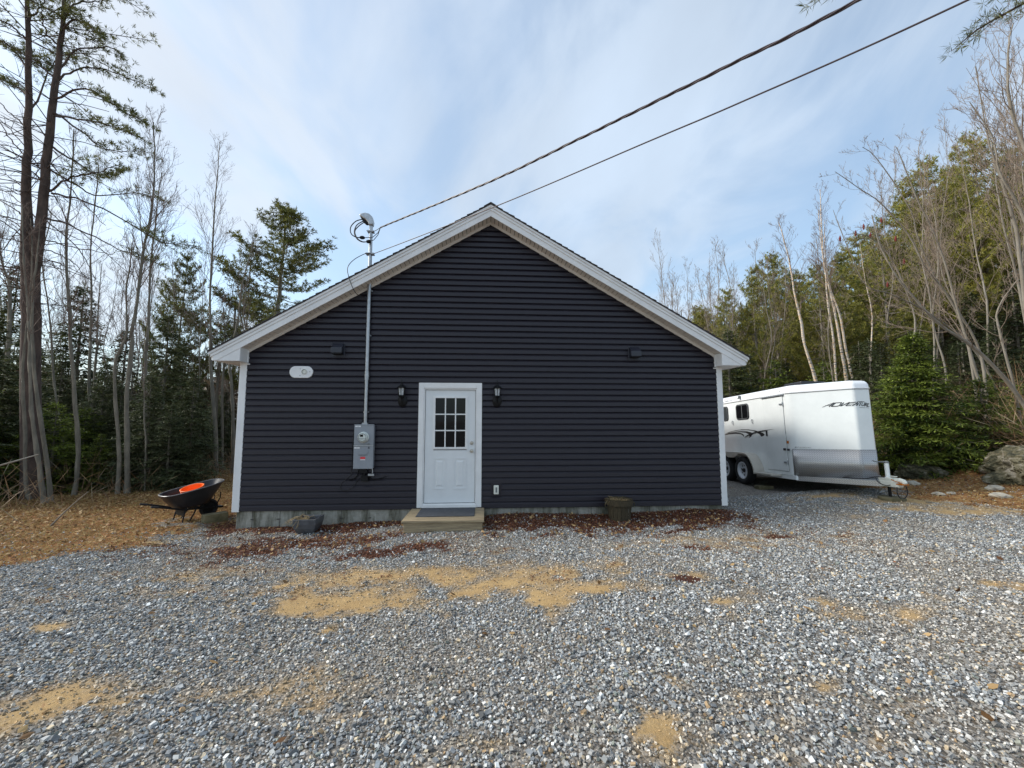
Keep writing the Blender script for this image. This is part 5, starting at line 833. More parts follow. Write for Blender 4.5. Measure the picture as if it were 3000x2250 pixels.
# fenders, step and wheels
WY=(-.24,.58)
for sg in (-1,1):
    path=[(1.37,.33),(1.34,.45),(1.24,.62),(1.10,.73),(.92,.79),(.6,.80),(-.25,.80),(-.45,.785),(-.60,.73),(-.72,.60),(-.80,.45),(-.83,.31)]
    pth=[tuple(p) for p in catmull([(p[0],p[1],0) for p in path],40)]
    inner=[(y-.0,z) for y,z,_ in pth]
    mb=MB(); x0,x1=(-1.21,-.952) if sg<0 else (.952,1.21)
    nn=len(pth); vs=[(x0,y,z) for y,z,_ in pth]+[(x1,y,z) for y,z,_ in pth]+[(x0,y*.985+.004,z-.012) for y,z,_ in pth]+[(x1,y*.985+.004,z-.012) for y,z,_ in pth]
    fs=[]
    for i in range(nn-1): fs+=[(i,i+1,nn+i+1,nn+i),(2*nn+i,2*nn+i+1,3*nn+i+1,3*nn+i)]
    mb.add(vs,fs)
    # outer lip with wheel arches
    C_=.27; 
    def arch(y):
        m=1e9
        best=.0
        for wy_ in WY:
            d=abs(y-wy_)
            if d<.415: best=max(best,.34+math.sqrt(.415**2-d*d))
        return best
    lipv=[];lipf=[]; xo=x0 if sg<0 else x1
    for i,(y,z,_) in enumerate(pth):
        zi=arch(y); 
        if WY[0]<y<WY[1]: zi=max(zi,.56) ; zi=min(zi,z-.035)
        else:
            # thin lip following the outer path
            t=norm(np.array(pth[min(i+1,nn-1)][:2])-np.array(pth[max(i-1,0)][:2])); nrm=np.array([-t[1],t[0]]); 
            q=np.array([y,z])+nrm*(.035 if nrm@np.array([.17-y,.3-z])>0 else -.035); lipv+=[(xo,y,z),(xo,q[0],q[1])]; continue
        lipv+=[(xo,y,z),(xo,y,zi)]
    lipf=[(2*i,2*i+1,2*i+3,2*i+2) for i in range(nn-1)]
    mb.add(lipv,lipf); fe=bT(mb,'fender','fender')
    mb=MB(); a,b=(-1.215,-.955) if sg<0 else (.955,1.215); mb.box(a,b,-1.46,-.80,.30,.345); bT(mb,'fender_step','fender',bevel=.008,seg=2)
    for wy_ in WY:
        xc=sg*1.075; r_=.345
        mb=MB(); prof=[(.215,-.075),(.235,-.095),(.30,-.102),(.335,-.085),(.345,-.05),(.345,.05),(.335,.085),(.30,.102),(.235,.095),(.215,.075)]
        mb.lathe(prof,(xc,wy_,.345),'X',40,closed=True); w=bT(mb,'wheel','rubber',smooth=True)
        mb=MB(); s_=sg; mb.lathe([(.0,s_*.03),(.055,s_*.03),(.085,s_*.035),(.14,s_*.015),(.165,s_*.03),(.185,s_*.085),(.217,s_*.090),(.217,s_*.075),(.195,s_*.06),(.185,-s_*.05),(0,-s_*.05)],(xc,wy_,.345),'X',36)
        for j in range(8): q=2*PI*j/8+.2; mb.lathe([(0,0),(.021,0),(.021,.004),(0,.004)],(xc+s_*.0255-(.0 if s_>0 else .004),wy_+.122*math.cos(q),.345+.122*math.sin(q)),'X',10,mi=1)
        rim=mb.build('rim',[M['wheel_white'],M['rubber']],w,world=False,smooth=True); mb=MB()
        mb.lathe([(0,0),(.05,0),(.045,.03),(.03,.045),(0,.048)] if s_>0 else [(0,0),(.05,0),(.045,-.03),(.03,-.045),(0,-.048)],(xc+s_*.031,wy_,.345),'X',18); bT(mb,'hub','rubber',parent=rim)
# tongue
mb=MB()
for sg in (-1,1):
    a=np.array([sg*.86,-1.85]); b=np.array([sg*.05,-3.02]); d=norm(b-a); n_=np.array([-d[1],d[0]])*.035
    mb.prismZ([tuple(a+n_),tuple(b+n_),tuple(b-n_),tuple(a-n_)],.235,.335)
tg=bT(mb,'tongue_frame','galv',bevel=.004)
mb=MB(); mb.prismZ([(-.55,-2.30),(-.06,-3.02),(.06,-3.02),(.55,-2.30)],.336,.342); me_=bT(mb,'tongue_deck','galv')
for sg in (-1,1):   # diamond facing on the beams
    a=np.array([sg*.915,-1.87]); b=np.array([sg*.108,-3.03]); me=D.meshes.new('beam_facing'); me.from_pydata([(a[0],a[1],.235),(b[0],b[1],.235),(b[0],b[1],.337),(a[0],a[1],.337)],[],[(0,1,2,3)]); uv=me.uv_layers.new(name='UVMap'); L_=float(np.linalg.norm(b-a))
    for lp,q in zip(me.loops,((0,0),(L_,0),(L_,.1),(0,.1))): uv.data[lp.index].uv=q
    o=linkmesh('beam_facing',me,M['diamond'],tg); so=o.modifiers.new('s','SOLIDIFY'); so.thickness=.006
mb=MB(); mb.prismZ([(-.115,-2.99),(-.09,-3.22),(-.05,-3.32),(.05,-3.32),(.09,-3.22),(.115,-2.99)],.245,.36); mb.prismZ([(-.10,-2.97),(-.075,-3.2),(.075,-3.2),(.10,-2.97)],.361,.41); cp=bT(mb,'coupler','cream',bevel=.012,seg=2)
mb=MB(); mb.tube([(0,-3.22,.36),(0,-3.31,.365),(0,-3.38,.35),(0,-3.42,.315)],[.04,.052,.05,.03],12); mb.box(-.02,.02,-3.26,-3.13,.43,.445); bT(mb,'coupler_nose','cream',parent=cp,bevel=.006)
mb=MB(); mb.prismZ([(-.062,-3.26),(-.062,-3.42),(.062,-3.42),(.062,-3.26)],.295,.318); mb.tube([(-.05,-3.10,.412),(-.07,-3.28,.36),(-.06,-3.40,.33)],.008,6); bT(mb,'coupler_lock','amber',parent=cp,bevel=.005)
mb=MB(); mb.tube([(0,-3.08,.35),(0,-3.08,.675)],.036,16); jk=bT(mb,'jack','trailer_white',smooth=True)
mb=MB(); mb.lathe([(.038,0),(.04,.02),(.03,.04),(0,.045)],(0,-3.08,.675),'Z',14); mb.tube([(0,-3.08,.70),(-.10,-3.08,.70),(-.20,-3.08,.705),(-.26,-3.07,.725)],[.016,.012,.011,.009],8); bT(mb,'jack_crank','seam',parent=jk,smooth=True)
mb=MB(); mb.tube([(0,-3.08,.245),(0,-3.08,.04)],.026,14); mb.box(-.06,.06,-3.14,-3.02,.028,.04); bT(mb,'jack_foot','black_metal',parent=jk)
mb=MB(); mb.tube([tuple(p) for p in catmull([(-.02,-3.26,.25),(-.04,-3.27,.14),(.0,-3.28,.05),(.07,-3.30,.06),(.10,-3.33,.16),(.06,-3.35,.27)],24)],.009,7); mb.tube([tuple(p) for p in catmull([(-.13,-2.95,.41),(-.15,-3.02,.32),(-.12,-3.12,.27),(-.09,-3.20,.28),(-.03,-3.26,.34)],20)],.007,6); mb.tube([tuple(p) for p in catmull([(-.40,-2.45,.352),(-.22,-2.75,.352),(-.12,-2.95,.41),(-.09,-3.1,.42)],16)],.008,6); bT(mb,'tow_cable','cable')
# blocks under the trailer
def pad(x,y,r,h,label,name='wood_block'):
    z=float(hgt(x,y)); mb=MB(); a=[(x+r*math.cos(q)*(1 if i%2 else .96),y+r*math.sin(q)*(1 if i%3 else .93)) for i,q in enumerate(np.linspace(0,2*PI,9)[:-1])]; mb.prismZ(a,z-.04,z+h); o=mb.build(name,M['old_wood'],None,bevel=.008); tag(o,label,'wood block')
pad(8.30,-.20,.21,.055,'flat slab block on the ground under the trailer jack')
z=float(hgt(7.28,2.02)); mb=MB(); mb.box(7.15,7.52,1.92,2.10,z-.03,z+.085); tag(mb.build('wheel_chock',M['old_wood'],None,bevel=.006),'wooden chock lying in front of the trailer wheel','wheel chock')
# ------------------------------------------------------------------ trees
def perp(T,az):
    ref=np.array([0,0,1.]) if abs(T[2])<.95 else np.array([1.,0,0]); a=norm(np.cross(T,ref)); b=np.cross(T,a); return a*math.cos(az)+b*math.sin(az)
def bare(path,R,c0,nl,L0,rg,twig=.0032,up=.35,lv2=(4,7),lv3=(2,4),ang=(.45,.95),buds=0,kt=6):
    """trunk mesh and crown mesh (all boughs and twigs) around a world-relative path"""
    C=catmull(path,28); n=len(C); C=C+rg.normal(0,.004,C.shape); Rr=np.interp(np.linspace(0,1,n),[0,.03,1],[R*1.35,R,max(R*.16,.006)])
    T=TB(); Rr=Rr*(1+.10*rg.normal(0,1,n).clip(-1.5,1.5)*(np.arange(n)>1)); T.tube(C,Rr,kt+3); T.V[-1]=T.V[-1]+rg.normal(0,R*.05,T.V[-1].shape); K=TB(); tips=[]
    H=np.linalg.norm(C[-1]-C[0])
    def grow(p,d,L,r,lev):
        m=[7,6,4][lev]; P=[p]; dd=d.copy()
        for j in range(m-1):
            dd=norm(dd+rg.normal(0,.10+.04*lev,3)+np.array([0,0,up*.22])); p=p+dd*L/(m-1); P.append(p)
        P=np.array(P); K.tube(P,np.linspace(r,max(r*.3,twig*.7),m),[5,4,3][lev],rg.rand())
        if lev==2: tips.append(P[-1]); return
        k=rg.randint(*([lv2,lv3][lev]))
        for q in range(k):
            t=rg.uniform(.25,.97); i=int(t*(m-1)); f=t*(m-1)-i; pp=P[i]*(1-f)+P[min(i+1,m-1)]*f; tt=norm(P[min(i+1,m-1)]-P[i]); a=rg.uniform(.4,.9)
            nd=norm(tt*math.cos(a)+perp(tt,rg.uniform(0,2*PI))*math.sin(a)); grow(pp,nd,L*rg.uniform(.28,.5)*(1.15-t*.5),max(r*.42,twig*(.8 if lev else 1)),lev+1)
    az=rg.uniform(0,6)
    for i in range(nl):
        t=c0+(1-c0)*((i+rg.uniform(.2,.8))/nl); x=t*(n-1); j=min(int(x),n-2); p=C[j]*(1-(x-j))+C[j+1]*(x-j); tt=norm(C[j+1]-C[j]); az+=2.4+rg.normal(0,.3); a=rg.uniform(*ang)
        d=norm(tt*math.cos(a)+perp(tt,az)*math.sin(a)+np.array([0,0,.1])); rr=np.interp(x,np.arange(n),Rr)
        u=(t-c0)/(1-c0); grow(p,d,L0*(1.05-.72*u)*rg.uniform(.6,1.1)*(.55+.45*min(1,u*5)),max(rr*.32,twig*1.25),0)
    return T,K,tips
def tufts(K,P,d,rg,n=11,L=.13,W=.014,spread=.75):
    m=len(P); Cn=np.repeat(P,n,axis=0); Dn=norm(np.repeat(norm(d),n,axis=0)*.75+rg.normal(0,spread,(m*n,3))+np.array([0,0,.12])); v=np.repeat(rg.uniform(0,.75,m),n)+rg.uniform(0,.25,m*n)
    K.blades(Cn,Dn,L*rg.uniform(.7,1.15,m*n),W,v,rng=rg)
def pine_bough(T,K,P,r,f0,rg,side=.55,gap=.13,n=11,L=.13,W=.014,dens=1.0,k=5):
    """a limb with flat plates of needle tufts on side twigs"""
    m=len(P); T.tube(P,np.linspace(r,.006,m),k); 
    if f0 is None:
        for q in range(rg.randint(2,6)):
            t=rg.uniform(.3,.95)*(m-1); i=int(t); tt=norm(P[min(i+1,m-1)]-P[i-1 if i else 0]); p=P[i]; d=norm(tt*.7+rg.normal(0,.45,3)); l=rg.uniform(.2,.6); T.tube(np.array([p,p+d*l*.5,p+d*l+rg.normal(0,.03,3)]),[.006,.004,.002],3)
        return
    Ln=np.concatenate([[0],np.cumsum(np.linalg.norm(np.diff(P,axis=0),axis=1))]); tot=Ln[-1]; s=f0*tot; sg=1; TP=[];TD=[]
    while s<tot:
        u=(s/tot-f0)/(1-f0+1e-6); p=np.array([np.interp(s,Ln,P[:,c]) for c in range(3)]); q=np.array([np.interp(min(s+.1,tot),Ln,P[:,c]) for c in range(3)]); tt=norm(q-p) if np.linalg.norm(q-p)>1e-5 else norm(P[-1]-P[-2])
        sd=norm(np.cross(tt,[0,0,1.])); l=side*(.35+1.3*u)*(1.25-u*.95)*rg.uniform(.55,1.15)
        d=norm(sd*sg*rg.uniform(.7,1)+tt*rg.uniform(.5,.9)+np.array([0,0,rg.uniform(-.05,.4)])); e=p+d*l; 
        T.tube(np.array([p,(p+e)/2+np.array([0,0,-.02]),e]),[.005,.0035,.002],3)
        kk=max(2,int(l/gap*1.1*dens)); uu=np.linspace(.3,1,kk)[:,None]; TP.append(p+(e-p)*uu+rg.normal(0,.035,(kk,3))); TD.append(np.repeat(d[None],kk,0)); sg=-sg; s+=gap*rg.uniform(.5,1.1)/dens
    TP.append(P[-1:]); TD.append(norm(P[-1:]-P[-2:-1])); tufts(K,np.concatenate(TP),np.concatenate(TD),rg,n,L,W)
def pine_tree(H,R,c0,spread,rg,nw=20,per=5,n=9,L=.15,W=.02,gap=.17):
    T=TB();K=TB(); zz=np.linspace(0,H,12); C=np.stack([np.cumsum(rg.normal(0,.04,12)),np.cumsum(rg.normal(0,.04,12)),zz],1); C[:,:2]-=C[0,:2]
    T.tube(C,np.linspace(R,.02,12),7)
    for i in range(nw):
        t=c0+(1-c0)*(i+.5)/nw; z=t*H; c=np.array([np.interp(z,zz,C[:,j]) for j in range(3)]); u=(t-c0)/(1-c0); prof=(math.sin(min(1,u*2.2+.25)*PI/2)*(1-u)**.75+.06)
        for j in range(per):
            a=rg.uniform(0,2*PI); l=spread*prof*rg.uniform(.45,1.15); rise=rg.uniform(-.08,.25)+.5*u; d=np.array([math.cos(a),math.sin(a),0])
            P=np.array([c+d*l*q+np.array([0,0,l*(rise*q*.6+.22*q**3-.1*math.sin(q*PI))]) for q in np.linspace(0,1,7)])+rg.normal(0,.02,(7,3))
            pine_bough(T,K,P,.012+.02*(1-u),.25 if u<.8 else .08,rg,side=.45+.5*l/spread,gap=gap,n=n,L=L,W=W,dens=1.15)
    for i in range(12): # bare dead stubs under the crown
        z=rg.uniform(.12,c0+.05)*H; c=np.array([np.interp(z,zz,C[:,j]) for j in range(3)]); a=rg.uniform(0,2*PI); l=spread*rg.uniform(.3,.8); P=np.array([c,c+np.array([math.cos(a)*l*.5,math.sin(a)*l*.5,.05]),c+np.array([math.cos(a)*l,math.sin(a)*l,-.1])]); pine_bough(T,K,P,.012,None,rg)
    tufts(K,C[-1:]+np.array([[0,0,.1]]),np.array([[0,0,1.]]),rg,30,.2,W)
    return T,K
def fir_tree(H,R,rg,spread=.30,step=.17,per=7,bl=.16,bw=.045,droop=.25,open_=0,side=.55,low=.02,tipup=.0,nb=1):
    """conical spruce or hemlock: short side sprays along every bough"""
    T=TB();K=TB(); C=np.array([[0,0,0],[.02*H*rg.normal()*.3,0,H*.5],[0,0,H]]); T.tube(catmull(C,6),np.linspace(R,.008,6),6)
    z=low*H
    while z<H*.985:
        u=z/H; Lr=spread*H*(1-u)**.85*(.75+.25*min(1,u*8))+.03
        for j in range(per):
            if rg.rand()<open_: continue
            a=rg.uniform(0,2*PI); l=Lr*rg.uniform(.55,1.15); m=5; d=np.array([math.cos(a),math.sin(a),0]); q=np.linspace(0,1,m)
            P=np.stack([d[0]*l*q,d[1]*l*q,z+rg.uniform(-.06,.06)+l*(.22*(u)*q-droop*q**1.6+tipup*q**3+(.35*q if u>.85 else 0))],1)
            T.tube(P,np.linspace(.012*(1-u)+.004,.002,m),3)
            k=max(3,int(l/.055)); t=np.sort(rg.uniform(.12,1,k)); pp=np.stack([np.interp(t,q,P[:,c]) for c in range(3)],1); sd=np.cross(d,[0,0,1.])
            s=np.where(np.arange(k)%2==0,1,-1)[:,None]; dirs=norm(d*rg.uniform(.5,.9,(k,1))+sd*s*rg.uniform(.5,1.0,(k,1))+np.array([0,0,1.])*rg.uniform(-.35,.12,(k,1)))
            vb=rg.uniform(-.12,.45); ln=(bl+side*l*.45*(1-np.abs(t-.45)))*rg.uniform(.6,1.1,k)
            # each side spray: several overlapping short blades
            nbk=3+nb
            for f in np.linspace(0,.85,nbk):
                c=pp+dirs*(ln*f)[:,None]; sp=rg.normal(0,.38,(k,3)); K.blades(c+rg.normal(0,.012,(k,3)),norm(dirs+sp),ln/nbk*2.0,bw,vb+rg.uniform(0,.5,k),up=[0,0,1.],rng=rg)
            K.blades(pp,norm(d+rg.normal(0,.25,(k,3))),bl,bw,rg.uniform(0,1,k),up=[0,0,1.],rng=rg)
        z+=step*(.6+.5*(1-u))*rg.uniform(.8,1.2)
    K.blades(np.array([[0,0,H-.12]]*6),rg.normal(0,.25,(6,3))+np.array([0,0,1.]),.2,bw*.6,.5,rng=rg)
    return T,K
_first={}
def placetree(name,label,cat,loc,Tm,Km,mt,mk,rot=0,scale=(1,1,1),group=None,crown='crown',under=None):
    t=thing(name,label,cat,loc,(0,0,rot),group); t.scale=scale
    a=D.objects.new('trunk',Tm); COL.objects.link(a); a.parent=t
    b=D.objects.new(crown,Km); COL.objects.link(b); b.parent=t
    if not Tm.materials: Tm.materials.append(mt)
    if not Km.materials: Km.materials.append(mk)
    return t
def copytree(src,loc,rot,scale,label=None):
    r=src.copy(); COL.objects.link(r); r.location=loc; r.rotation_euler=(0,0,rot); r.scale=scale
    if label: r['label']=label
    for ch in list(src.children):
        c=ch.copy(); COL.objects.link(c); c.parent=r
    return r
def gz_(x,y): return float(hgt(x,y))
# --- big double-stemmed pine on the left
rg=np.random.RandomState(21)
def rel(P,b): return np.array(P,float)-np.array(b)
b0=np.array([PT1[0][0],PT1[0][1],gz_(PT1[0][0],PT1[0][1])-.1])
P1=np.array(PT1,float); P1[0]=b0+[0,0,0]; P2=np.array(PT2,float)
T=TB(); K=TB(); B_=TB()
C1=catmull(P1-b0,40); z1=np.linspace(0,1,40); T.tube(C1+rg.normal(0,.006,C1.shape),np.interp(z1,[0,.04,.4,.5,1],[.24,.18,.15,.09,.025]),14)
C2=catmull(P2-b0,34); T.tube(C2+rg.normal(0,.006,C2.shape),np.interp(np.linspace(0,1,34),[0,.1,.5,1],[.09,.10,.075,.022]),12)
for P,f in LIMBS:
    P=catmull(rel(P,b0),16); P=P+rg.normal(0,.012,P.shape); P[:,2]+=0
    pine_bough(B_,K,P,.024 if f is not None else rg.uniform(.012,.02),f,rg,side=.5,gap=.115,n=14,L=.115,W=.0125,dens=1.25)
for C,R0 in ((C1,.15),(C2,.1)):
    for i in range(44):
        p=C[rg.randint(10,27)]; a=rg.uniform(0,2*PI); l=rg.uniform(.4,1.7); d=np.array([math.cos(a),math.sin(a),rg.uniform(-.25,.35)]); pine_bough(B_,K,np.array([p,p+d*l*.5,p+d*l+np.array([0,0,-.12*l])]),.011,None,rg)
    for i in range(16):
        p=C[rg.randint(len(C)-8,len(C))]; a=rg.uniform(0,2*PI); l=rg.uniform(.7,1.7); d=np.array([math.cos(a),math.sin(a),rg.uniform(.0,.4)]); pine_bough(B_,K,np.array([p+d*l*q for q in np.linspace(0,1,6)]),.014,.25,rg,side=.42,n=13,L=.115,W=.0125,dens=1.1)
t=thing('pine_tree','tall twin trunked pine rising out of the top of the photo on the left','tree',tuple(b0))
linkmesh('trunk',T.mesh('trunk',True),M['bark_pine'],t); linkmesh('branches',B_.mesh('branches'),M['bark_pine'],t); linkmesh('crown',K.mesh('crown'),M['needle_pine'],t)
# --- slender trees of the left wood edge
desc={'A':'thin grey trunk nearly hidden behind the twin pine','B':'slender grey trunk standing just before the twin pine','C':'grey trunk with a bend beside the twin pine base','D':'curved grey sapling right of the twin pine','E':'bare tree with pale lower stem and dark upper stem','F':'tallest straight bare tree with high upright fork above the firs','F2':'bare tree close behind the tallest straight one','G':'very thin crooked sapling beside the wheelbarrow handles','H':'straight thin bare tree between the curved sapling and the pale stem','I':'thin leaning bare stem between the twin pine and the curved sapling','J':'bare tree with upright fan crown near the roof corner','K':'bare tree right against the white corner board','L':'distant thin bare stem behind the pale stemmed tree','M':'thin bare stem crossing the green pine by the roof','N':'thin bare stem left of the green pine by the roof','O':'thin bare stem in front of the green pine trunk','Q':'leaning bare tree at the very left edge'}
spec={'A':(.05,.62,10,.9),'B':(.06,.55,12,1.0),'C':(.058,.6,10,.9),'D':(.062,.45,26,1.5),'E':(.055,.5,20,1.3),'F':(.068,.52,34,1.9),'F2':(.055,.5,26,1.7),'G':(.024,.5,12,.6),'H':(.055,.45,26,1.6),'I':(.04,.4,20,1.3),'J':(.07,.45,34,2.1),'K':(.07,.5,20,1.5),'L':(.06,.3,22,1.6),'M':(.055,.4,16,1.2),'N':(.055,.4,16,1.3),'O':(.055,.4,18,1.2),'Q':(.07,.3,22,1.8)}
for i,(nm,P) in enumerate(SLIM):
    rg=np.random.RandomState(100+i); P=np.array(P,float); R,c0,nl,L0=spec[nm]; R*=.82; nl=int(nl*1.25); b=np.array([P[0][0],P[0][1],gz_(P[0][0],P[0][1])-.08]); P[0]=b
    T,K,tips=bare(P-b,R,c0,nl,L0,rg,ang=(.35,.8),up=.6,twig=.0026,lv2=(5,9),lv3=(2,5))
    placetree('bare_tree',desc[nm],'tree',tuple(b),T.mesh('trunk',True),K.mesh('crown'),M['bark_grey'],M['twig'])
# --- right bank, bare arching stems and birches
rdesc={'arch':('bare_tree','pale trunk arching low over the green hemlock'),'S1':('bare_tree','tall bare tree rising straight behind the green hemlock'),'S2':('bare_tree','bare tree leaning out above the trailer with sweeping boughs'),'S3':('bare_tree','bare tree with long straight boughs behind the hemlock top'),'S4':('bare_tree','tall bare tree near the photo edge with an open crown'),'S5':('bare_tree','pale bare tree beside the outcrop with high forks'),'S6':('bare_tree','bare tree entering from the right edge near the top corner'),'S7':('bare_tree','crooked pale sapling above the outcrop'),'S8':('bare_tree','thin upright bare tree midway between hemlock and birches'),'B1':('birch_tree','single white birch leaning left behind the trailer roof vent'),'B2':('birch_tree','tallest white birch of the clump behind the trailer'),'B3':('birch_tree','birch with peeling orange bark on the clump side nearest the hemlock'),'B4':('birch_tree','thin birch of the clump nearest the lone leaning birch'),'B5':('birch_tree','small reddish birch between the clump and the hemlock'),'R1':('sumac','bare sumac with red seed heads left of the hemlock top'),'R2':('bare_tree','bare many branched tree leaning left above the trailer nose')}
rspec={'arch':(.048,.3,16,1.6),'S1':(.042,.35,16,1.7),'S2':(.038,.3,16,1.7),'S3':(.038,.35,15,1.5),'S4':(.048,.35,20,2.0),'S5':(.048,.4,18,1.9),'S6':(.055,.35,22,2.1),'S7':(.035,.3,10,1.0),'S8':(.03,.35,15,1.4),'B1':(.066,.45,22,1.4),'B2':(.07,.5,34,1.8),'B3':(.062,.5,14,1.3),'B4':(.055,.5,16,1.3),'B5':(.035,.4,14,1.2),'R1':(.03,.35,12,1.1),'R2':(.032,.3,16,1.5)}
for i,(nm,P) in enumerate(RIGHT):
    rg=np.random.RandomState(200+i); P=np.array(P,float); R,c0,nl,L0=rspec[nm]; nl=int(nl*1.2); g=gz_(P[0][0],P[0][1])-.1
    d=(P[0]-P[1]); d=d/max(abs(d[2]),.3); 
    if P[0][2]>g+.2: P=np.vstack([[P[0][0]+d[0]*min(1,(P[0][2]-g))*.3,P[0][1]+d[1]*min(1,P[0][2]-g)*.3,g],P])
    P[0][2]=g; b=P[0].copy(); T,K,tips=bare(P-b,R,c0,nl,L0,rg,ang=(.4,1.0),up=.55,twig=.0029,lv2=(5,8),lv3=(3,5))
    kind,lab=rdesc[nm]; bi=kind=='birch_tree'
    t=placetree(kind,lab,'tree',tuple(b),T.mesh('trunk',True),K.mesh('crown'),M['birch'] if bi else M['bark_tan'],M['twig'] if bi else M['twig_tan'],group='birches behind the trailer' if bi else None)
    if nm=='R1':
        for p in tips[::max(1,len(tips)//9)][:9]: mb=MB(); mb.tube([tuple(p+[0,0,-.02]),tuple(p+[0,0,.07]),tuple(p+[0.01,0,.17])],[.02,.035,.006],6); mb.build('seed_head',M['sumac'],t,world=False)
# --- hemlock beside the outcrop
rg=np.random.RandomState(5); T,K=fir_tree(3.7,.07,rg,spread=.43,step=.085,per=12,bl=.125,bw=.033,droop=.24,side=.6,low=.04,tipup=.05,nb=2)
hx,hy=12.0,2.5; placetree('hemlock_tree','bushy bright green young hemlock between the trailer and the outcrop','tree',(hx,hy,gz_(hx,hy)-.05),T.mesh('trunk',True),K.mesh('crown'),M['bark_grey'],M['needle_hemlock'])
rg=np.random.RandomState(6); T,K=fir_tree(2.3,.05,rg,spread=.62,step=.10,per=9,bl=.13,bw=.034,droop=.12,side=.6,low=.12,nb=2,open_=.12)
hx,hy=13.6,2.3; placetree('hemlock_tree','low spreading hemlock reaching over the outcrop','tree',(hx,hy,gz_(hx,hy)-.05),T.mesh('trunk',True),K.mesh('crown'),M['bark_grey'],M['needle_hemlock'])
# --- overhanging pine whose trunk stands outside the frame on the right
rg=np.random.RandomState(8); bx,by=9.4,-4.6; bz=gz_(bx,by)-.1; b=np.array([bx,by,bz]); T=TB();K=TB();B_=TB()
T.tube(np.array([[0,0,0],[.05,0,4],[0,.1,8],[.1,0,11]]),[.24,.2,.15,.05],12)
for P,f in (([(9.4,-4.6,6.6),(8.6,-4.2,6.75),(7.6,-3.75,6.65),(6.75,-3.4,6.32),(6.45,-3.3,6.1)],.42),([(9.4,-4.6,7.3),(8.3,-4.1,7.1),(7.4,-3.6,6.9),(6.9,-3.45,6.72)],.4),([(9.4,-4.6,7.6),(7.6,-4.3,7.5),(6.0,-3.7,7.05),(4.9,-3.35,6.72),(4.62,-3.3,6.60)],.86),([(9.4,-4.6,8.6),(8.4,-5.2,8.8),(7.5,-5.6,8.9)],.3),([(9.4,-4.6,8),(10.2,-4,8.2),(11,-3.4,8.3)],.3),([(9.4,-4.6,9),(9.8,-5.6,9.2),(10,-6.4,9.3)],.3)):
    pine_bough(B_,K,catmull(rel(P,b),12),.03,f,rg,side=.36,gap=.09,n=14,L=.11,W=.007,dens=1.1)
t=thing('pine_tree','pine outside the right edge with one needled limb hanging into the top corner','tree',tuple(b))
linkmesh('trunk',T.mesh('trunk',True),M['bark_pine'],t); linkmesh('branches',B_.mesh('branches'),M['bark_pine'],t); linkmesh('crown',K.mesh('crown'),M['needle_pine'],t)
# --- woods: one of each kind, then copies
def protos(kind):
    out=[]
    for s in range({'bare':6,'spruce':4,'pine':4,'hemlock':2}[kind]):
        rg=np.random.RandomState(300+s+{'bare':0,'spruce':20,'pine':40,'hemlock':60}[kind])
        if kind=='bare':
            P=np.zeros((6,3)); P[:,2]=np.linspace(0,9,6); P[1:,:2]=np.cumsum(rg.normal(0,.16,(5,2)),0); T,K,_=bare(P,.034,.34,26,2.1,rg,ang=(.3,.75),up=.6,twig=.0036,lv2=(5,8),lv3=(2,5)); H=9
        elif kind=='spruce': H=6; T,K=fir_tree(6,.08,rg,spread=.24,step=.17,per=7,bl=.14,bw=.045,droop=.3,side=.5,nb=0)
        elif kind=='hemlock': H=3; T,K=fir_tree(3,.05,rg,spread=.5,step=.13,per=7,bl=.12,bw=.034,droop=.18,side=.55)
        else: H=12; T,K=pine_tree(12,.17,.26,3.5,rg,nw=19,per=6,n=11,L=.18,W=.03,gap=.16)
        out.append((T.mesh('trunk',True),K.mesh('crown'),H))
    return out
PR={k:protos(k) for k in ('bare','spruce','pine','hemlock')}
rr=random.Random(4); cnt={}
info={('bare',0):('bare_tree','slender leafless tree deep in the woods left of the building','leafless trees in the left woods'),('bare',1):('bare_tree','leafless tree on the wooded bank behind the trailer','leafless trees on the right bank'),
('spruce',0):('spruce_tree','dark spruce in the dense understory left of the building','spruces in the left understory'),('spruce',1):('spruce_tree','dark spruce low on the wooded bank behind the trailer','spruces on the right bank'),
('pine',0):('pine_tree','green pine standing behind the left end of the roof',None),('pine',1):('pine_tree','bushy green pine on the bank behind the trailer','pines on the right bank'),('hemlock',0):('hemlock_tree','pale green young hemlock low among the slender trunks','hemlocks low in the left woods'),('hemlock',1):('hemlock_tree','young hemlock in the brush behind the trailer','hemlocks in the brush')}
src={}
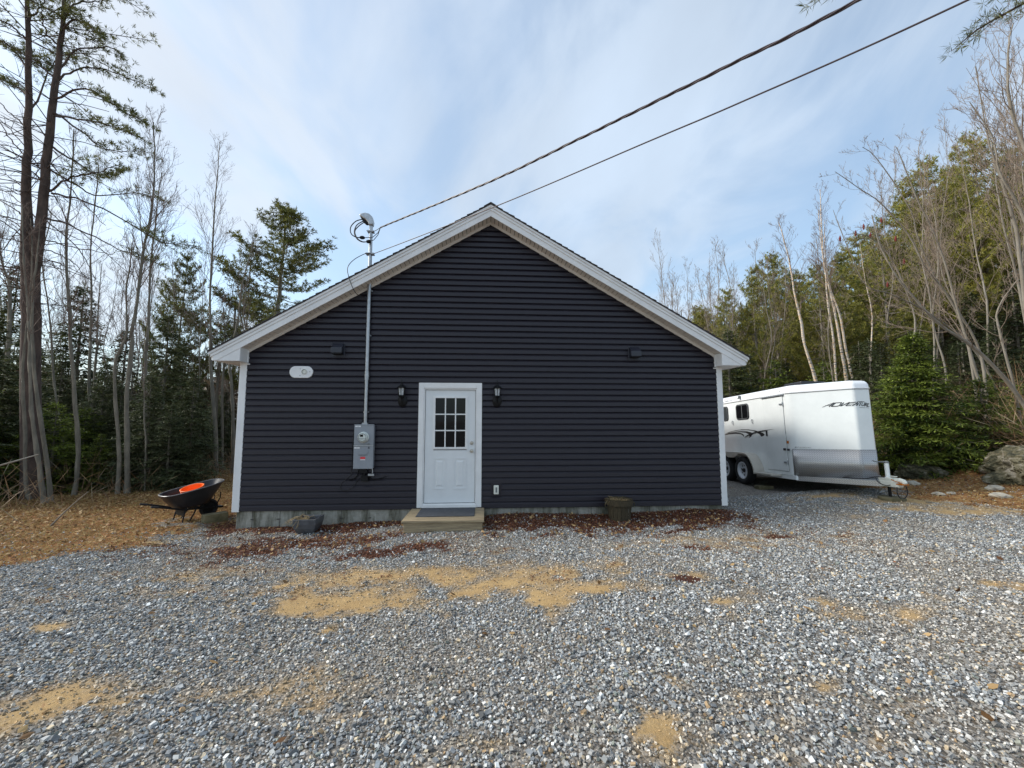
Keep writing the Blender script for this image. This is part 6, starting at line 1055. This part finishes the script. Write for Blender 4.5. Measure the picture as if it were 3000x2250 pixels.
for i,(k,x,y,zt) in enumerate(BG):
    side=0 if i<NL else 1; p=rr.randrange(len(PR[k])); Tm,Km,H=PR[k][p]; z=gz_(x,y)-.1; s=max(.25,(zt-z)/H); sx=s*rr.uniform(.85,1.15); 
    if k=='bare': sx=max(.75,min(1.25,s))
    if k=='spruce': sx=s*rr.uniform(.9,1.35)
    if k=='pine':
        if side: s*=rr.uniform(.9,1.08)
        sx=max(.6,min(1.1,s))*(rr.uniform(.72,.98) if side else 1)
    name,lab,grp=info[(k,side)]
    if k=='pine' and side==0: lab='large green pine just above the left end of the roof' if cnt.get('pl',0)==0 else 'smaller pine with a bare lower trunk left of the large green pine'; cnt['pl']=cnt.get('pl',0)+1; sx*=1.15 if cnt['pl']==1 else .62; p=0 if cnt['pl']==1 else 1; Tm,Km,H=PR[k][p]
    rot=rr.uniform(0,2*PI); key=(k,side,p)
    if key in src: copytree(src[key],(x,y,z),rot,(sx,sx,s),lab)
    else:
        if side and not any(q[0]==k and q[1]==0 for q in src if q[2]==p): pass
        far=(k=='pine' and side==1)
        if side==1 or (k,1-side,p) in src:   # right bank: own mesh copies, sunlight put into paler needle and twig colours
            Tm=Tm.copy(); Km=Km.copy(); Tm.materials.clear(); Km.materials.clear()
        mk={'bare':M['twig'] if side==0 else M['twig_tan'],'spruce':M['needle_spruce'],'pine':M['needle_pine'] if side==0 else M['needle_pine_lit'],'hemlock':M['needle_hemlock']}[k]
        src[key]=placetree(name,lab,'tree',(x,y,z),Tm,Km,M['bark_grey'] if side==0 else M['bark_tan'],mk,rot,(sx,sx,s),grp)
# --- brush, far wood and fallen stems
def brush(name,regs,n,label,seed,Lr=(.5,1.8)):
    rg=np.random.RandomState(seed); tb=TB(); X_=[];Y_=[]
    for (x0,x1,y0,y1,w) in regs: k=int(n*w); X_.append(rg.uniform(x0,x1,k)); Y_.append(rg.uniform(y0,y1,k))
    x=np.concatenate(X_);y=np.concatenate(Y_); m=len(x); z=hgt(x,y); d=norm(np.stack([rg.normal(0,.5,m),rg.normal(0,.5,m),rg.uniform(.3,1.3,m)],1)); L=rg.uniform(*Lr,m)
    P=np.stack([x,y,z-.02],1)
    for i in range(3):
        tb.blades(P,d,L/2.2,.013-.003*i,rg.uniform(0,1,m),rng=rg); P=P+d*(L/2.6)[:,None]; d=norm(d+rg.normal(0,.35,(m,3)))
    return tag(linkmesh(name,tb.mesh(name),M['brush']),label,'undergrowth',kind='stuff')
M['brush']=leafmat('brush_twigs',(.09,.065,.045),(.36,.30,.20),(.34,.20,.10),trans=0)
brush('undergrowth',[(-14,-7.3,-1,9,.55),(-12,-6.9,4,16,.45)],2300,'tangled twigs and saplings under the left trees',1,(.3,1.2))
brush('undergrowth',[(11.5,24,3.5,16,.7),(9.5,12,4.5,12,.2),(13,18,-1,4,.25)],15000,'tangled pale brush covering the right bank',2,(.5,2.4))
def farwood(name,A,n,label,seed,zmax):
    rg=np.random.RandomState(seed); tb=TB(); t=rg.rand(n); a=A[0]+(A[1]-A[0])*t; r=rg.uniform(34,52,n); x=.64+r*np.sin(a); y=-7.6+r*np.cos(a); z=hgt(x,y); top=zmax*(.55+.6*vnoise(a*14,a*0,1.0,seed)); zz=z+top*rg.rand(n)**.8
    d=rg.normal(0,1,(n,3)); tb.blades(np.stack([x,y,zz],1),d,rg.uniform(.5,1.1,n),rg.uniform(.14,.3,n),rg.uniform(0,.9,n),rng=rg)
    k=n//40
    for i in range(k): tb.tube(np.array([[x[i],y[i],z[i]-.3],[x[i]+rg.normal(0,.3),y[i],z[i]+top[i]*1.25]]),[.09,.03],4,.3)
    return tag(linkmesh(name,tb.mesh(name),M['needle_far']),label,'woods',kind='stuff')
M['needle_far']=leafmat('far_wood',(.03,.035,.018),(.09,.085,.04),(.14,.095,.05),trans=.2)
farwood('far_woods',(rad(-66),rad(-22)),16000,'far mixed woods closing the view on the left',3,5.5)
farwood('far_woods',(rad(24),rad(70)),20000,'far mixed woods closing the view on the right',4,7.5)
def logstem(P,r,name,label,m='bark_tan'):
    C=catmull(np.array(P,float),16); mb=MB(); mb.tube([tuple(p) for p in C],list(np.linspace(r,r*.35,16)),8); tag(mb.build(name,M[m],None,smooth=True),label,'log')
logstem([(-8.9,-1.3,.28),(-8.2,-.6,.5),(-7.7,-.1,.66),(-7.35,.35,.86)],.028,'fallen_log','thin fallen trunk leaning across the slender trees on the left')
logstem([(-6.75,.05,-.33),(-6.5,.05,-.05),(-6.15,-.0,.25)],.016,'fallen_stick','short pale stick leaning up beside the curved sapling')
# --- rock outcrop and stones on the right
def rock(name,x,y,sx,sy,sz,label,seed,mat_,n=5,zo=0):
    import bmesh
    bm=bmesh.new(); bmesh.ops.create_icosphere(bm,subdivisions=n,radius=1); rs=np.random.RandomState(seed); z=gz_(x,y)
    co=np.array([v.co[:] for v in bm.verts]); 
    def n3(p,f,o): return (vnoise(p[:,0]+p[:,2]*.7,p[:,1]+p[:,2]*.5,f,o)+vnoise(p[:,1]-p[:,2],p[:,0]+p[:,2]*.3,f,o+5))-1
    d=1+.42*n3(co,1.3,seed)+.16*n3(co,3.5,seed+2)+.07*n3(co,9,seed+3)+.03*n3(co,22,seed+4); d=np.round(d*14)/14*.45+d*.55
    co=co*d[:,None]*np.array([sx,sy,sz]); 
    for v,c in zip(bm.verts,co): v.co=c
    me=D.meshes.new(name); bm.to_mesh(me); bm.free(); o=linkmesh(name,me,mat_); o.location=(x,y,z+zo); tag(o,label,'rock'); return o
def rockmat():
    m,nt,N,L,B=nmat('mossy_rock'); tc=N.new('ShaderNodeTexCoord'); n1=N.new('ShaderNodeTexNoise'); n1.inputs['Scale'].default_value=3; n1.inputs['Detail'].default_value=10; n1.inputs['Roughness'].default_value=.7; L.new(tc.outputs['Object'],n1.inputs[0])
    r=N.new('ShaderNodeValToRGB'); e=r.color_ramp.elements; e[0].position=.43; e[0].color=(.03,.03,.014,1); e[1].position=.76; e[1].color=(.42,.39,.34,1); q=e.new(.52); q.color=(.12,.105,.06,1); q=e.new(.61); q.color=(.25,.225,.18,1)
    L.new(n1.outputs['Fac'],r.inputs[0]); L.new(r.outputs[0],B.inputs['Base Color']); B.inputs['Roughness'].default_value=.95
    bp=N.new('ShaderNodeBump'); bp.inputs['Distance'].default_value=.06; L.new(n1.outputs['Fac'],bp.inputs['Height']); L.new(bp.outputs[0],B.inputs['Normal']); return m
M['rock']=rockmat(); M['stone']=mat('field_stone',(.36,.33,.27),.9,var=.3,vscale=8,bump=.006,bscale=30)
rock('rock_outcrop',12.45,.35,1.25,.8,.62,'mossy grey outcrop at the right edge under the hemlock boughs',3,M['rock'],6,-.20)
rock('boulder',11.3,1.9,.55,.4,.28,'low dark mossy boulder between hemlock and outcrop',7,M['rock'],5,.0)
i=0
for x,y,s_,lab in ((10.2,1.15,.16,'pale round stone nearest the hemlock shade'),(10.9,.15,.16,'largest pale stone in front of the outcrop'),(9.55,.05,.11,'small tan stone in the pine needles by the trailer'),(9.75,-.0,.08,'smallest of the pale stones in the pine needles'),(10.2,-.45,.15,'pale flat stone on the sandy verge'),(9.6,.9,.09,'small grey stone behind the trailer coupler')):
    rock('stone',x,y,s_,s_*.8,s_*.45,lab,11+i,M['stone'],3,s_*.1)['group']='stones on the right verge'; i+=1
# --- world, light, camera
w=D.worlds.new('World'); SC.world=w; w.use_nodes=True; nt=w.node_tree; N=nt.nodes; L=nt.links; bg=N['Background']
EL,AZ=rad(34),rad(-83)
sky=N.new('ShaderNodeTexSky'); sky.sky_type='NISHITA'; sky.sun_disc=False; sky.sun_elevation=EL; sky.sun_rotation=AZ; sky.air_density=1.0; sky.dust_density=1.2; sky.ozone_density=1.2
tc=N.new('ShaderNodeTexCoord'); sx=N.new('ShaderNodeSeparateXYZ'); L.new(tc.outputs['Generated'],sx.inputs[0])
def mt(op,a,b=None,c=None,cl=False):
    x=N.new('ShaderNodeMath'); x.operation=op; x.use_clamp=cl
    for i,q in enumerate((a,b,c)):
        if q is None: continue
        if isinstance(q,(int,float)): x.inputs[i].default_value=q
        else: L.new(q,x.inputs[i])
    return x.outputs[0]
zc=mt('MAXIMUM',sx.outputs[2],.0); den=mt('ADD',zc,.22); ux=mt('DIVIDE',sx.outputs[0],den); uy=mt('DIVIDE',sx.outputs[1],den)
cb=N.new('ShaderNodeCombineXYZ'); L.new(ux,cb.inputs[0]); L.new(uy,cb.inputs[1])
mp=N.new('ShaderNodeMapping'); mp.inputs['Rotation'].default_value=(0,0,rad(-38)); mp.inputs['Scale'].default_value=(1.0,.55,1); mp.inputs['Location'].default_value=(3.1,1.2,0); L.new(cb.outputs[0],mp.inputs[0])
n1=N.new('ShaderNodeTexNoise'); n1.inputs['Scale'].default_value=2.3; n1.inputs['Detail'].default_value=9; n1.inputs['Roughness'].default_value=.52; n1.inputs['Distortion'].default_value=.5; L.new(mp.outputs[0],n1.inputs[0])
cf=N.new('ShaderNodeMapRange'); cf.interpolation_type='SMOOTHSTEP'; cf.inputs['From Min'].default_value=.36; cf.inputs['From Max'].default_value=.62; cf.inputs['To Min'].default_value=.38; cf.inputs['To Max'].default_value=.88; L.new(n1.outputs['Fac'],cf.inputs[0])
n2=N.new('ShaderNodeTexNoise'); n2.inputs['Scale'].default_value=2.6; n2.inputs['Detail'].default_value=6; L.new(mp.outputs[0],n2.inputs[0])
# veil of cloud: whiter towards the sun
sd=(math.cos(EL)*math.sin(AZ),math.cos(EL)*math.cos(AZ),math.sin(EL))
dt=N.new('ShaderNodeVectorMath'); dt.operation='DOT_PRODUCT'; L.new(tc.outputs['Generated'],dt.inputs[0]); dt.inputs[1].default_value=sd
gl=mt('POWER',mt('MAXIMUM',dt.outputs['Value'],0.0),2.2)
br=mt('MULTIPLY_ADD',gl,CLOUD_GLOW,CLOUD_BASE); br=mt('MULTIPLY',br,mt('MULTIPLY_ADD',n2.outputs['Fac'],.5,.76))
cc=N.new('ShaderNodeMix'); cc.data_type='RGBA'; cc.inputs[6].default_value=(.74,.90,1.10,1); cc.inputs[7].default_value=(.94,.97,1.02,1); L.new(mt('MULTIPLY_ADD',gl,.9,.15,True),cc.inputs[0])
sc_=N.new('ShaderNodeVectorMath'); sc_.operation='SCALE'; L.new(cc.outputs[2],sc_.inputs[0]); L.new(br,sc_.inputs['Scale'])
tint=N.new('ShaderNodeMix'); tint.data_type='RGBA'; tint.blend_type='MULTIPLY'; tint.inputs[0].default_value=1; tint.inputs[7].default_value=(1.04,1.17,1.14,1); L.new(sky.outputs[0],tint.inputs[6])
mx=N.new('ShaderNodeMix'); mx.data_type='RGBA'; L.new(cf.outputs[0],mx.inputs[0]); L.new(tint.outputs[2],mx.inputs[6]); L.new(sc_.outputs[0],mx.inputs[7])
L.new(mx.outputs[2],bg.inputs[0]); bg.inputs[1].default_value=.12
sun=D.lights.new('sun','SUN'); sun.energy=SUN; sun.angle=rad(14); sun.color=(1,.95,.88); so=D.objects.new('sun',sun); COL.objects.link(so); so.rotation_euler=Vector(sd).to_track_quat('Z','Y').to_euler()
cam=D.cameras.new('camera'); co=D.objects.new('camera',cam); COL.objects.link(co); SC.camera=co
F_,PI_,YA,RO=1198.27,.0869,.0643,.0005
cam.sensor_width=36; cam.lens=36*F_/3000; cam.clip_end=2000; cam.clip_start=.05
fw=np.array([math.sin(YA)*math.cos(PI_),math.cos(YA)*math.cos(PI_),math.sin(PI_)]); r0=np.array([math.cos(YA),-math.sin(YA),0]); u0=np.cross(r0,fw)
r_=r0*math.cos(RO)+u0*math.sin(RO); u_=u0*math.cos(RO)-r0*math.sin(RO)
co.matrix_world=Matrix([[r_[0],u_[0],-fw[0],.6442],[r_[1],u_[1],-fw[1],-7.5978],[r_[2],u_[2],-fw[2],1.4864],[0,0,0,1]])
SC.view_settings.view_transform='Standard'; SC.view_settings.look='None'; SC.view_settings.gamma=1; SC.view_settings.exposure=EXPO
try: SC.cycles.max_bounces=6; SC.cycles.transparent_max_bounces=4; SC.cycles.use_adaptive_sampling=True
except Exception: pass
print('TRIS',sum(len(o.data.polygons) for o in D.objects if o.type=='MESH'),'objects',len(D.objects))
